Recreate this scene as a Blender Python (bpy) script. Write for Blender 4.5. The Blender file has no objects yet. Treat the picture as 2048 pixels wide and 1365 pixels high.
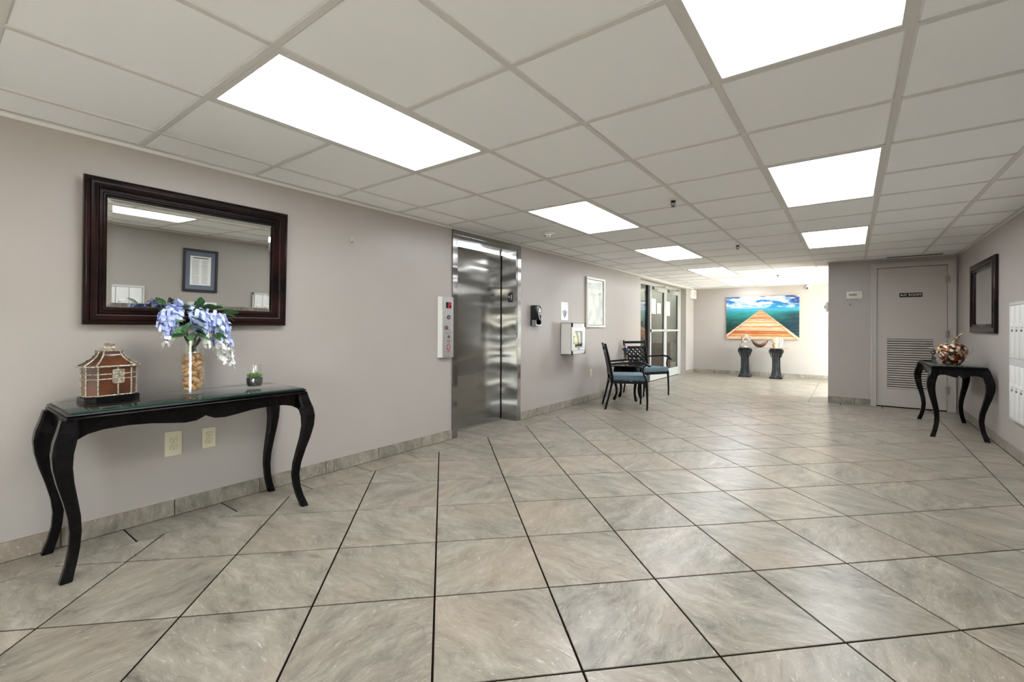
import bpy, bmesh, math, random
import numpy as np
from mathutils import Vector, Matrix, noise as mnoise
random.seed(7)
PI = math.pi
S = bpy.context.scene
COL = S.collection

# ------------------------------------------------------------------ camera
HF, HCEIL = 1.1151, 2.1256
cam_d = bpy.data.cameras.new('camera'); cam = bpy.data.objects.new('camera', cam_d); COL.objects.link(cam)
cam_d.sensor_fit = 'HORIZONTAL'; cam_d.sensor_width = 36.0; cam_d.lens = 912.47 / 2048 * 36
cam_d.shift_x = 0.00293; cam_d.shift_y = -0.01307; cam_d.clip_start = 0.05; cam_d.clip_end = 200
cam.matrix_world = Matrix.Translation((0, 0, HF)) @ Matrix.Rotation(0.6428, 4, 'Z') @ Matrix.Rotation(PI / 2, 4, 'X') @ Matrix.Rotation(0.0034, 4, 'Z')
S.camera = cam
# ------------------------------------------------------------------ world, sun, exposure
w = bpy.data.worlds.new('world'); S.world = w; w.use_nodes = True
bg = w.node_tree.nodes['Background']; bg.inputs[0].default_value = (0.86, 0.93, 1.0, 1); bg.inputs[1].default_value = 19.5
sd = bpy.data.lights.new('sun', 'SUN'); sd.energy = 92.0; sd.angle = 0.01; sd.color = (1.0, 0.975, 0.94)
sun = bpy.data.objects.new('sun', sd); COL.objects.link(sun); sun.location = (8, 10, 9)
sun.rotation_euler = Vector((-0.60, 0.0, -0.80)).to_track_quat('-Z', 'Y').to_euler()
PANEL = 12.0
vs = S.view_settings
vs.view_transform = 'Standard'; vs.look = 'None'; vs.exposure = 0.27; vs.gamma = 1.0; vs.use_curve_mapping = False
try:
    S.cycles.use_denoising = True; S.cycles.denoiser = 'OPENIMAGEDENOISE'
    S.cycles.max_bounces = 10; S.cycles.diffuse_bounces = 6; S.cycles.glossy_bounces = 5; S.cycles.transparent_max_bounces = 16
    S.cycles.caustics_reflective = False; S.cycles.caustics_refractive = False; S.cycles.sample_clamp_indirect = 8
except Exception:
    pass

# ------------------------------------------------------------------ helpers
def lin(c):
    return tuple(((x / 255) / 12.92 if x / 255 <= .04045 else ((x / 255 + .055) / 1.055) ** 2.4) for x in c)

def setp(n, **k):
    for a, v in k.items():
        if a in n.inputs: n.inputs[a].default_value = v

MATS = {}
def mat(name, col, rough=0.5, metal=0.0, spec=0.5, coat=0.0, bump=None, emit=None, strength=1.0):
    if name in MATS: return MATS[name]
    m = bpy.data.materials.new(name); m.use_nodes = True
    nt = m.node_tree; b = nt.nodes['Principled BSDF']
    b.inputs['Base Color'].default_value = (*col, 1)
    setp(b, **{'Roughness': rough, 'Metallic': metal, 'Specular IOR Level': spec, 'Coat Weight': coat, 'Coat Roughness': 0.08})
    if emit is not None:
        b.inputs['Emission Color'].default_value = (*emit, 1); b.inputs['Emission Strength'].default_value = strength
    if bump:
        tc = nt.nodes.new('ShaderNodeTexCoord'); nz = nt.nodes.new('ShaderNodeTexNoise'); bp = nt.nodes.new('ShaderNodeBump')
        nz.inputs['Scale'].default_value = bump[0]; nz.inputs['Detail'].default_value = 4
        bp.inputs['Strength'].default_value = bump[1]; bp.inputs['Distance'].default_value = bump[2]
        nt.links.new(tc.outputs['Object'], nz.inputs['Vector']); nt.links.new(nz.outputs['Fac'], bp.inputs['Height']); nt.links.new(bp.outputs[0], b.inputs['Normal'])
    MATS[name] = m
    return m

def varied(name, c1, c2, scale=4.0, stretch=(1, 1, 1), rough=0.5, detail=5, lo=.35, hi=.65, metal=0, spec=.5, coat=0, bump=0.0, per_object=False):
    """noise between two colours"""
    if name in MATS: return MATS[name]
    m = mat(name, c1, rough, metal, spec, coat); nt = m.node_tree; b = nt.nodes['Principled BSDF']; L = nt.links.new
    tc = nt.nodes.new('ShaderNodeTexCoord'); mp = nt.nodes.new('ShaderNodeMapping'); mp.inputs['Scale'].default_value = stretch
    nz = nt.nodes.new('ShaderNodeTexNoise'); nz.inputs['Scale'].default_value = scale; nz.inputs['Detail'].default_value = detail
    r = nt.nodes.new('ShaderNodeValToRGB'); e = r.color_ramp.elements
    e[0].position = lo; e[0].color = (*c1, 1); e[1].position = hi; e[1].color = (*c2, 1)
    L(tc.outputs['Object'], mp.inputs['Vector']); L(mp.outputs[0], nz.inputs['Vector']); L(nz.outputs['Fac'], r.inputs[0]); L(r.outputs[0], b.inputs['Base Color'])
    if per_object:
        oi = nt.nodes.new('ShaderNodeObjectInfo'); ml = nt.nodes.new('ShaderNodeMath'); ml.operation = 'MULTIPLY'; ml.inputs[1].default_value = 37
        cx = nt.nodes.new('ShaderNodeCombineXYZ')
        L(oi.outputs['Random'], ml.inputs[0]); L(ml.outputs[0], cx.inputs[0]); L(ml.outputs[0], cx.inputs[1]); L(cx.outputs[0], mp.inputs['Location'])
    if bump:
        bp = nt.nodes.new('ShaderNodeBump'); bp.inputs['Strength'].default_value = bump; bp.inputs['Distance'].default_value = .004
        L(nz.outputs['Fac'], bp.inputs['Height']); L(bp.outputs[0], b.inputs['Normal'])
    return m

def glass(name, tint=(.97, .98, .97), rough=0.0, ior=1.5):
    if name in MATS: return MATS[name]
    m = bpy.data.materials.new(name); m.use_nodes = True; nt = m.node_tree; nt.nodes.clear(); L = nt.links.new
    o = nt.nodes.new('ShaderNodeOutputMaterial'); t = nt.nodes.new('ShaderNodeBsdfTransparent'); g = nt.nodes.new('ShaderNodeBsdfGlossy')
    f = nt.nodes.new('ShaderNodeLayerWeight'); f.inputs['Blend'].default_value = .5; mx = nt.nodes.new('ShaderNodeMixShader')
    pw = nt.nodes.new('ShaderNodeMath'); pw.operation = 'POWER'; pw.inputs[1].default_value = 5; ma = nt.nodes.new('ShaderNodeMath'); ma.operation = 'MULTIPLY_ADD'; ma.inputs[1].default_value = .95; ma.inputs[2].default_value = .045
    t.inputs[0].default_value = (*tint, 1); g.inputs['Roughness'].default_value = rough; g.inputs[0].default_value = (1, 1, 1, 1)
    L(f.outputs['Facing'], pw.inputs[0]); L(pw.outputs[0], ma.inputs[0])
    L(ma.outputs[0], mx.inputs[0]); L(t.outputs[0], mx.inputs[1]); L(g.outputs[0], mx.inputs[2]); L(mx.outputs[0], o.inputs[0])
    MATS[name] = m
    return m

def attr_mat(name, rough=.5, spec=.4, coat=0):
    m = mat(name, (1, 1, 1), rough, 0, spec, coat); nt = m.node_tree
    a = nt.nodes.new('ShaderNodeAttribute'); a.attribute_name = 'Col'
    nt.links.new(a.outputs['Color'], nt.nodes['Principled BSDF'].inputs['Base Color'])
    return m

class MB:
    def __init__(s): s.v = []; s.f = []; s.sm = []
    def add(s, vs, fs, smooth=False, M=None):
        o = len(s.v)
        for p in vs:
            s.v.append(tuple(M @ Vector(p)) if M is not None else tuple(p))
        for f in fs: s.f.append(tuple(i + o for i in f)); s.sm.append(smooth)
        return s
    def box(s, x0, x1, y0, y1, z0, z1, bev=0, M=None):
        if x0 > x1: x0, x1 = x1, x0
        if y0 > y1: y0, y1 = y1, y0
        if z0 > z1: z0, z1 = z1, z0
        if not bev:
            vs = [(x, y, z) for x in (x0, x1) for y in (y0, y1) for z in (z0, z1)]
            fs = [(0, 1, 3, 2), (4, 6, 7, 5), (0, 4, 5, 1), (2, 3, 7, 6), (0, 2, 6, 4), (1, 5, 7, 3)]
            return s.add(vs, fs, False, M)
        bm = bmesh.new(); bmesh.ops.create_cube(bm, size=1)
        for v in bm.verts: v.co = Vector(((x0 + x1) / 2 + v.co.x * (x1 - x0), (y0 + y1) / 2 + v.co.y * (y1 - y0), (z0 + z1) / 2 + v.co.z * (z1 - z0)))
        bmesh.ops.bevel(bm, geom=bm.edges[:], offset=bev, segments=2, profile=.5, affect='EDGES')
        s.bm(bm, True, M); return s
    def bm(s, bm, smooth=True, M=None):
        bm.verts.index_update()
        s.add([v.co.copy() for v in bm.verts], [[v.index for v in f.verts] for f in bm.faces], smooth, M); bm.free(); return s
    def loft(s, rings, smooth=True, cap=True, M=None):
        n = len(rings[0]); vs = [p for r in rings for p in r]; fs = []
        for i in range(len(rings) - 1):
            for j in range(n): fs.append((i * n + j, i * n + (j + 1) % n, (i + 1) * n + (j + 1) % n, (i + 1) * n + j))
        if cap: fs.append(tuple(reversed(range(n)))); fs.append(tuple((len(rings) - 1) * n + j for j in range(n)))
        return s.add(vs, fs, smooth, M)
    def tube(s, pts, r, n=8, M=None, cap=True):
        pts = [Vector(p) for p in pts]; rs = r if isinstance(r, (list, tuple)) else [r] * len(pts)
        rings = []; up = None
        for i, p in enumerate(pts):
            t = (pts[min(i + 1, len(pts) - 1)] - pts[max(i - 1, 0)]).normalized()
            if up is None:
                up = Vector((0, 0, 1)) if abs(t.z) < .9 else Vector((1, 0, 0))
            a = t.cross(up).normalized(); b = a.cross(t).normalized(); up = b
            rings.append([tuple(p + (a * math.cos(2 * PI * k / n) + b * math.sin(2 * PI * k / n)) * rs[i]) for k in range(n)])
        return s.loft(rings, True, cap, M)
    def bar(s, p0, p1, wx, wy, M=None, up=(0, 0, 1)):
        p0, p1 = Vector(p0), Vector(p1); t = (p1 - p0).normalized(); u = Vector(up)
        if abs(t.dot(u)) > .95: u = Vector((1, 0, 0))
        a = t.cross(u).normalized(); b = a.cross(t).normalized()
        rings = [[tuple(p + a * sx * wx / 2 + b * sy * wy / 2) for sx, sy in ((-1, -1), (1, -1), (1, 1), (-1, 1))] for p in (p0, p1)]
        return s.loft(rings, False, True, M)
    def lathe(s, prof, n=28, c=(0, 0, 0), smooth=True, M=None):
        vs = []; fs = []
        for (r, z) in prof:
            for k in range(n): vs.append((c[0] + r * math.cos(2 * PI * k / n), c[1] + r * math.sin(2 * PI * k / n), c[2] + z))
        for i in range(len(prof) - 1):
            for k in range(n): fs.append((i * n + k, i * n + (k + 1) % n, (i + 1) * n + (k + 1) % n, (i + 1) * n + k))
        return s.add(vs, fs, smooth, M)
    def prism(s, poly, axis, a, b, smooth=False, M=None):
        """poly of (p,q); axis 'x': (x=a..b, y=p, z=q); 'y': (x=p,y,z=q); 'z': (p,q,z)"""
        f = {'x': lambda p, q, t: (t, p, q), 'y': lambda p, q, t: (p, t, q), 'z': lambda p, q, t: (p, q, t)}[axis]
        n = len(poly); vs = [f(p, q, a) for p, q in poly] + [f(p, q, b) for p, q in poly]
        fs = [(i, (i + 1) % n, n + (i + 1) % n, n + i) for i in range(n)] + [tuple(reversed(range(n))), tuple(range(n, 2 * n))]
        return s.add(vs, fs, smooth, M)
    def sphere(s, c, r, u=12, v=8, sc=(1, 1, 1), M=None):
        bm = bmesh.new(); bmesh.ops.create_uvsphere(bm, u_segments=u, v_segments=v, radius=r)
        for q in bm.verts: q.co = Vector((q.co.x * sc[0] + c[0], q.co.y * sc[1] + c[1], q.co.z * sc[2] + c[2]))
        return s.bm(bm, True, M)
    def mesh(s, name, m, angle=40):
        me = bpy.data.meshes.new(name); me.from_pydata(s.v, [], s.f)
        bm = bmesh.new(); bm.from_mesh(me); bmesh.ops.recalc_face_normals(bm, faces=bm.faces[:]); bm.to_mesh(me); bm.free()
        me.polygons.foreach_set('use_smooth', s.sm)
        if any(s.sm):
            try: me.set_sharp_from_angle(angle=math.radians(angle))
            except Exception: pass
        for q in (m if isinstance(m, (list, tuple)) else [m]): me.materials.append(q)
        me.update(); return me
    def build(s, name, m, parent=None, label=None, kind=None):
        return link(name, s.mesh(name, m), parent, label, kind)

def link(name, me, parent=None, label=None, kind=None, loc=None, rot=None):
    o = bpy.data.objects.new(name, me); COL.objects.link(o)
    if parent is not None: o.parent = parent
    if label: o['label'] = label
    if kind: o['kind'] = kind
    if loc is not None: o.location = loc
    if rot is not None: o.rotation_euler = rot
    return o

def thing(name, label, cat, loc=(0, 0, 0), rotz=0, group=None):
    o = bpy.data.objects.new(name, None); COL.objects.link(o); o.empty_display_size = .1
    o.location = loc; o.rotation_euler = (0, 0, rotz); return tag(o, label, cat, group)

def tag(o, label, cat, group=None, kind=None):
    if label: o['label'] = label
    if cat: o['category'] = cat
    if group: o['group'] = group
    if kind: o['kind'] = kind
    return o

def struct(o, label=None):
    o['kind'] = 'structure'
    if label: o['label'] = label
    return o

def copy_tree(o, parent=None):
    c = o.copy(); COL.objects.link(c)
    if parent is not None: c.parent = parent
    for ch in list(o.children): copy_tree(ch, c)
    return c

def text(name, body, size, m, parent, loc, rot, align='CENTER', extrude=.0006, sx=1.0):
    cu = bpy.data.curves.new(name, 'FONT'); cu.body = body; cu.size = size; cu.align_x = align; cu.align_y = 'CENTER'; cu.extrude = extrude
    tmp = bpy.data.objects.new('tmp', cu); COL.objects.link(tmp)
    dg = bpy.context.evaluated_depsgraph_get(); me = bpy.data.meshes.new_from_object(tmp.evaluated_get(dg)); me.name = name
    bpy.data.objects.remove(tmp); me.materials.clear(); me.materials.append(m)
    o = link(name, me, parent, None, None, loc, rot); o.scale = (sx, 1, 1)
    return o

def grid_print(name, fn, nu, nv, place, m, parent=None):
    """a flat printed sheet: fn(u,v)->linear rgb arrays, place(u,v)->xyz"""
    us, vs_ = np.meshgrid(np.linspace(0, 1, nu), np.linspace(0, 1, nv))
    cols = fn(us, vs_)
    verts = [place(float(u), float(v)) for u, v in zip(us.ravel(), vs_.ravel())]
    faces = [(j * nu + i, j * nu + i + 1, (j + 1) * nu + i + 1, (j + 1) * nu + i) for j in range(nv - 1) for i in range(nu - 1)]
    me = bpy.data.meshes.new(name); me.from_pydata(verts, [], faces)
    a = me.color_attributes.new('Col', 'FLOAT_COLOR', 'POINT')
    a.data.foreach_set('color', np.concatenate([cols.reshape(-1, 3), np.ones((cols.size // 3, 1))], 1).astype('f').ravel())
    me.materials.append(m); me.update()
    return link(name, me, parent)

# value noise for prints
_rs = np.random.RandomState(3); _tab = _rs.rand(256, 256)
def vnoise(x, y):
    xi, yi = np.floor(x).astype(int), np.floor(y).astype(int); fx, fy = x - xi, y - yi
    fx = fx * fx * (3 - 2 * fx); fy = fy * fy * (3 - 2 * fy); T = lambda a, b: _tab[a % 256, b % 256]
    return (T(xi, yi) * (1 - fx) + T(xi + 1, yi) * fx) * (1 - fy) + (T(xi, yi + 1) * (1 - fx) + T(xi + 1, yi + 1) * fx) * fy
def fbm(x, y, o=5):
    return sum(vnoise(x * 2 ** k + 17 * k, y * 2 ** k + 31 * k) * .5 ** (k + 1) for k in range(o))
def mixc(a, b, t): return a * (1 - t[..., None]) + b * t[..., None]
def C(*c): return np.array(lin(c))

# ------------------------------------------------------------------ materials of the shell
def wall_paint():
    m = varied('wall_paint', lin((159, 152, 146)), lin((163, 156, 150)), scale=1.2, rough=.34, detail=3, spec=.45)
    nt = m.node_tree; L = nt.links.new
    nz = nt.nodes.new('ShaderNodeTexNoise'); nz.inputs['Scale'].default_value = 160; bp = nt.nodes.new('ShaderNodeBump')
    bp.inputs['Strength'].default_value = .12; bp.inputs['Distance'].default_value = .001
    nz2 = nt.nodes.new('ShaderNodeTexNoise'); nz2.inputs['Scale'].default_value = 2.2; bp2 = nt.nodes.new('ShaderNodeBump'); bp2.inputs['Strength'].default_value = .25; bp2.inputs['Distance'].default_value = .02
    tc = nt.nodes.new('ShaderNodeTexCoord'); L(tc.outputs['Object'], nz.inputs['Vector']); L(tc.outputs['Object'], nz2.inputs['Vector'])
    L(nz.outputs['Fac'], bp.inputs['Height']); L(nz2.outputs['Fac'], bp2.inputs['Height']); L(bp2.outputs[0], bp.inputs['Normal']); L(bp.outputs[0], nt.nodes['Principled BSDF'].inputs['Normal'])
    return m
M_wall = wall_paint()

def stone(name, seed_scale=1.0):
    """veined porcelain: streaky bands, darker veins, warm patches; each tile gets its own piece of pattern"""
    m = bpy.data.materials.new(name); m.use_nodes = True; nt = m.node_tree; N = nt.nodes.new; L = nt.links.new; b = nt.nodes['Principled BSDF']
    tc = N('ShaderNodeTexCoord'); oi = N('ShaderNodeObjectInfo')
    mul = N('ShaderNodeMath'); mul.operation = 'MULTIPLY'; mul.inputs[1].default_value = 53.0
    cx = N('ShaderNodeCombineXYZ'); add = N('ShaderNodeVectorMath'); add.operation = 'ADD'
    L(oi.outputs['Random'], mul.inputs[0])
    for k in range(3): L(mul.outputs[0], cx.inputs[k])
    L(tc.outputs['Object'], add.inputs[0]); L(cx.outputs[0], add.inputs[1])
    # domain warp
    wz = N('ShaderNodeTexNoise'); wz.inputs['Scale'].default_value = 2.6; wz.inputs['Detail'].default_value = 3
    sub = N('ShaderNodeVectorMath'); sub.operation = 'SUBTRACT'; sub.inputs[1].default_value = (.5, .5, .5)
    sc = N('ShaderNodeVectorMath'); sc.operation = 'SCALE'; sc.inputs['Scale'].default_value = .24
    wp = N('ShaderNodeVectorMath'); wp.operation = 'ADD'
    L(add.outputs[0], wz.inputs['Vector']); L(wz.outputs['Color'], sub.inputs[0]); L(sub.outputs[0], sc.inputs[0]); L(add.outputs[0], wp.inputs[0]); L(sc.outputs[0], wp.inputs[1])
    mp = N('ShaderNodeMapping'); mp.inputs['Scale'].default_value = (2.0, 5.5, 3); mp.inputs['Rotation'].default_value = (0, 0, .5); L(wp.outputs[0], mp.inputs['Vector'])
    def ns(scale, detail, rough, src):
        n = N('ShaderNodeTexNoise'); n.inputs['Scale'].default_value = scale; n.inputs['Detail'].default_value = detail; n.inputs['Roughness'].default_value = rough; L(src.outputs[0], n.inputs['Vector']); return n
    def ramp(src, stops):
        r = N('ShaderNodeValToRGB'); e = r.color_ramp.elements
        while len(e) < len(stops): e.new(.5)
        for q, (p, c) in zip(e, stops): q.position = p; q.color = (*c, 1)
        L(src, r.inputs[0]); return r
    def mix(f, a, c, mode='MIX'):
        x = N('ShaderNodeMix'); x.data_type = 'RGBA'; x.blend_type = mode
        if isinstance(f, float): x.inputs[0].default_value = f
        else: L(f, x.inputs[0])
        L(a, x.inputs[6]); L(c, x.inputs[7]); return x
    base = ramp(ns(2.2, 9, .74, mp).outputs['Fac'], [(.28, lin((70, 67, 60))), (.41, lin((116, 111, 99))), (.55, lin((138, 132, 119))), (.72, lin((163, 158, 145)))])
    warm = ramp(ns(1.7, 3, .5, add).outputs['Fac'], [(.46, (0, 0, 0)), (.68, (1, 1, 1))])
    wc = N('ShaderNodeRGB'); wc.outputs[0].default_value = (*lin((158, 138, 122)), 1)
    wf = N('ShaderNodeMath'); wf.operation = 'MULTIPLY'; wf.inputs[1].default_value = .36; L(warm.outputs[0], wf.inputs[0])
    c1 = mix(wf.outputs[0], base.outputs[0], wc.outputs[0])
    # fine grey streaks
    mp2 = N('ShaderNodeMapping'); mp2.inputs['Scale'].default_value = (3.2, 15, 3); mp2.inputs['Rotation'].default_value = (0, 0, .55); L(wp.outputs[0], mp2.inputs['Vector'])
    st = ramp(ns(3.2, 8, .72, mp2).outputs['Fac'], [(.52, (0, 0, 0)), (.72, (1, 1, 1))])
    msk = ramp(ns(2.1, 2, .5, wp).outputs['Fac'], [(.42, (0, 0, 0)), (.62, (1, 1, 1))])
    sf = N('ShaderNodeMath'); sf.operation = 'MULTIPLY'; L(st.outputs[0], sf.inputs[0]); L(msk.outputs[0], sf.inputs[1])
    sf2 = N('ShaderNodeMath'); sf2.operation = 'MULTIPLY'; sf2.inputs[1].default_value = .85; L(sf.outputs[0], sf2.inputs[0])
    gc = N('ShaderNodeRGB'); gc.outputs[0].default_value = (*lin((92, 90, 83)), 1)
    c2 = mix(sf2.outputs[0], c1.outputs[2], gc.outputs[0])
    # white flecks
    fl = ramp(ns(7, 6, .75, mp2).outputs['Fac'], [(.58, (0, 0, 0)), (.72, (1, 1, 1))])
    ff = N('ShaderNodeMath'); ff.operation = 'MULTIPLY'; ff.inputs[1].default_value = .7; L(fl.outputs[0], ff.inputs[0])
    lc = N('ShaderNodeRGB'); lc.outputs[0].default_value = (*lin((204, 201, 192)), 1)
    c3 = mix(ff.outputs[0], c2.outputs[2], lc.outputs[0])
    # thin cracks
    vz = N('ShaderNodeTexVoronoi'); vz.feature = 'DISTANCE_TO_EDGE'; vz.inputs['Scale'].default_value = 1.6; L(wp.outputs[0], vz.inputs['Vector'])
    cr = ramp(vz.outputs['Distance'], [(.0, (1, 1, 1)), (.008, (0, 0, 0))])
    cf = N('ShaderNodeMath'); cf.operation = 'MULTIPLY'; L(cr.outputs[0], cf.inputs[0]); L(msk.outputs[0], cf.inputs[1])
    cf2 = N('ShaderNodeMath'); cf2.operation = 'MULTIPLY'; cf2.inputs[1].default_value = .32; L(cf.outputs[0], cf2.inputs[0])
    c4 = mix(cf2.outputs[0], c3.outputs[2], gc.outputs[0])
    # per tile tone
    mr = N('ShaderNodeMapRange'); mr.inputs['To Min'].default_value = .92; mr.inputs['To Max'].default_value = 1.05; L(oi.outputs['Random'], mr.inputs['Value'])
    cc = N('ShaderNodeCombineXYZ')
    for k in range(3): L(mr.outputs[0], cc.inputs[k])
    c5 = mix(1.0, c4.outputs[2], cc.outputs[0], 'MULTIPLY')
    L(c5.outputs[2], b.inputs['Base Color'])
    setp(b, **{'Roughness': .27, 'Specular IOR Level': .34})
    rr = ramp(ns(6, 4, .6, wp).outputs['Fac'], [(.3, (.28,) * 3), (.7, (.34,) * 3)]); L(rr.outputs[0], b.inputs['Roughness'])
    bp = N('ShaderNodeBump'); bp.inputs['Strength'].default_value = .03; bp.inputs['Distance'].default_value = .001
    L(st.outputs[0], bp.inputs['Height']); L(bp.outputs[0], b.inputs['Normal'])
    MATS[name] = m
    return m
M_stone = stone('veined_porcelain')
M_grout = mat('dark_grout', lin((26, 18, 14)), .9, spec=0.0)
M_white_metal = mat('white_enamel', lin((226, 226, 222)), .4)
M_black_wood = varied('black_lacquered_wood', (.002, .002, .0022), (.006, .005, .005), scale=9, stretch=(6, 1, 1), rough=.17, spec=.14, coat=.0)
M_espresso = varied('espresso_wood', (.005, .003, .0027), (.020, .007, .005), scale=5, stretch=(1, .4, 1), rough=.18, spec=.15, coat=.02)

# ------------------------------------------------------------------ room extents
XL, XR, YN, YF = -3.2, 1.15, -4.0, 12.1
YA = 8.47            # partition with the A/C room door
XA = -0.273          # its free end
YA2 = 9.1
CH = HCEIL

floor = MB().box(XL - .45, XR + .12, YN, YF + .2, -.25, -.0035).build('floor', M_grout); struct(floor)

# --- floor tiles
TH = .006
def clip(poly, a, b, c):     # keep a*x+b*y<=c
    out = []
    for i in range(len(poly)):
        p, q = poly[i], poly[(i + 1) % len(poly)]
        dp, dq = a * p[0] + b * p[1] - c, a * q[0] + b * q[1] - c
        if dp <= 0: out.append(p)
        if (dp < 0 < dq) or (dq < 0 < dp):
            t = dp / (dp - dq); out.append((p[0] + (q[0] - p[0]) * t, p[1] + (q[1] - p[1]) * t))
    return out
def clip_rect(poly, x0, x1, y0, y1):
    for a, b, c in ((-1, 0, -x0), (1, 0, x1), (0, -1, -y0), (0, 1, y1)):
        if len(poly) < 3: return []
        poly = clip(poly, a, b, c)
    return poly
def area(p): return abs(sum(p[i][0] * p[(i + 1) % len(p)][1] - p[(i + 1) % len(p)][0] * p[i][1] for i in range(len(p)))) / 2
def tile_mb(poly, top=0.0, bev=.0012, M=None, mb=None):
    cx = sum(p[0] for p in poly) / len(poly); cy = sum(p[1] for p in poly) / len(poly)
    n = len(poly); mb = mb or MB()
    def ins(d):
        o = []
        for x, y in poly:
            l = math.hypot(x - cx, y - cy) or 1; o.append((x + (cx - x) / l * d, y + (cy - y) / l * d))
        return o
    r0 = [(x, y, top - TH) for x, y in poly]; r1 = [(x, y, top - bev) for x, y in poly]; r2 = [(x, y, top) for x, y in ins(bev * 1.6)]
    vs = r0 + r1 + r2; fs = []
    for k in (0, 1):
        for i in range(n): fs.append((k * n + i, k * n + (i + 1) % n, (k + 1) * n + (i + 1) % n, (k + 1) * n + i))
    fs.append(tuple(range(2 * n, 3 * n)))
    return mb.add(vs, fs, False, M)
def in_view(x, y):
    d = -.5994 * x + .8004 * y; xc = .8004 * x + .5994 * y
    if d < .9: return False
    u = 912.5 * xc / d; v = 912.5 * HF / d
    return -1090 < u < 1100 and v < 800
rest_tiles = MB()
n_tiles = [0]
def put_tile(poly, parent=floor, force=False):
    if len(poly) < 3 or area(poly) < .0012: return
    cx = sum(p[0] for p in poly) / len(poly); cy = sum(p[1] for p in poly) / len(poly)
    hidden = (cx > XA and cy > YA) or cy > 11.3
    if (any(in_view(*p) for p in poly) and not hidden) or force:
        loc = [(p[0] - cx, p[1] - cy) for p in poly]
        link('tile', tile_mb(loc).mesh('tile', M_stone), parent, None, None, (cx, cy, 0)); n_tiles[0] += 1
    else:
        tile_mb(poly, mb=rest_tiles)
G = .0040
s_, fu, fv, rot_ = .4835, -.0608, 3.9601, .787
ca, sa = math.cos(rot_), math.sin(rot_)
whole = None
FX0, FX1 = -2.952, .872
for i in range(-22, 30):
    for j in range(-22, 30):
        q = []
        for a, b in ((0, 0), (1, 0), (1, 1), (0, 1)):
            A = (i + fu + a) * s_ + (G if a == 0 else -G); B = (j + fv + b) * s_ + (G if b == 0 else -G)
            q.append((A * ca - B * sa, A * sa + B * ca))
        cx = sum(p[0] for p in q) / 4; cy = sum(p[1] for p in q) / 4
        if not (-3.6 < cx < 1.6 and YN - .4 < cy < YF + .4): continue
        # near field and the far field (divided by the joint before the partition)
        p1 = clip_rect(q, FX0, FX1, YN, 8.236)
        if p1:
            if len(p1) == 4 and abs(area(p1) - area(q)) < 1e-6 and any(in_view(*p) for p in q):
                if whole is None: whole = tile_mb([(p[0] - cx, p[1] - cy) for p in q]).mesh('tile', M_stone)
                link('tile', whole, floor, None, None, (cx, cy, 0), (0, 0, random.choice((0, PI / 2, PI, -PI / 2)))); n_tiles[0] += 1
            else: put_tile(p1)
        p2 = clip_rect(q, FX0, -.517, 8.240, 11.84)
        if p2:
            if len(p2) == 4 and abs(area(p2) - area(q)) < 1e-6 and cy < 10.6:
                link('tile', whole, floor, None, None, (cx, cy, 0), (0, 0, random.choice((0, PI / 2, PI, -PI / 2)))); n_tiles[0] += 1
            else: put_tile(p2)
        p3 = clip_rect(q, -.27, XR, YA2, 11.84)
        if p3: put_tile(p3)
def border(x0, x1, y0, y1, first, along='y', step=.4835):
    k0 = math.floor(((y0 if along == 'y' else x0) - first) / step)
    a = first + k0 * step; end = y1 if along == 'y' else x1
    while a < end:
        if along == 'y': r = (x0 + G, x1 - G, max(a, y0) + G, min(a + step, y1) - G)
        else: r = (max(a, x0) + G, min(a + step, x1) - G, y0 + G, y1 - G)
        if r[1] - r[0] > .01 and r[3] - r[2] > .01: put_tile([(r[0], r[2]), (r[1], r[2]), (r[1], r[3]), (r[0], r[3])])
        a += step
FB = FX0 - .003
border(-3.187, FB, YN, 3.33, .739); border(-3.187, FB, 4.49, 8.45, .739); border(-3.187, FB, 11.44, 11.84, .739)
border(-3.415, FB, 3.33, 4.49, 3.62); border(-3.33, FB, 8.45, 11.44, .739)
border(FX1 + .003, XR - .013, YN, YA, .62); border(-.517, XA, YA + .002, 11.84, .5); border(-.517, FX1, 8.238, YA, -.121, 'x'); border(-3.2, XR, 11.842, YF, -2.9, 'x')
rest_tiles.build('tile', M_stone, floor, None, 'stuff')

# --- ceiling
M_tile = mat('ceiling_tile_white', lin((247, 248, 250)), .95, spec=.1, bump=(260, .25, .0015))
M_tee = mat('grid_white', lin((214, 213, 210)), .55)
ceiling = MB().box(XL - .45, XR + .2, YN - .2, YF + .2, CH + .03, CH + .12).build('ceiling', mat('plenum', (.3, .3, .3), .9)); struct(ceiling)
XS = [XL, -2.8989, -2.2852, -1.6634, -1.0593, -.4478, .1621, .774, XR]
YS = [.8058 + .61 * n for n in range(-7, 19)]; YS = [YN] + [y for y in YS if YN + .05 < y < YF - .05] + [YF]
FIX_N = (-4, 0, 4, 8, 12)
fixtures = [(2, n) for n in FIX_N] + [(5, n) for n in (-4, 0, 4, 8)] + [(2, 16)]
fix_cells = set()
def yrow(n): return .8058 + .61 * n
for m_, n in fixtures:
    for k in (0, 1): fix_cells.add((m_, round(yrow(n + k), 3)))
tile_mesh = {}
T2 = .0105
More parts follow.
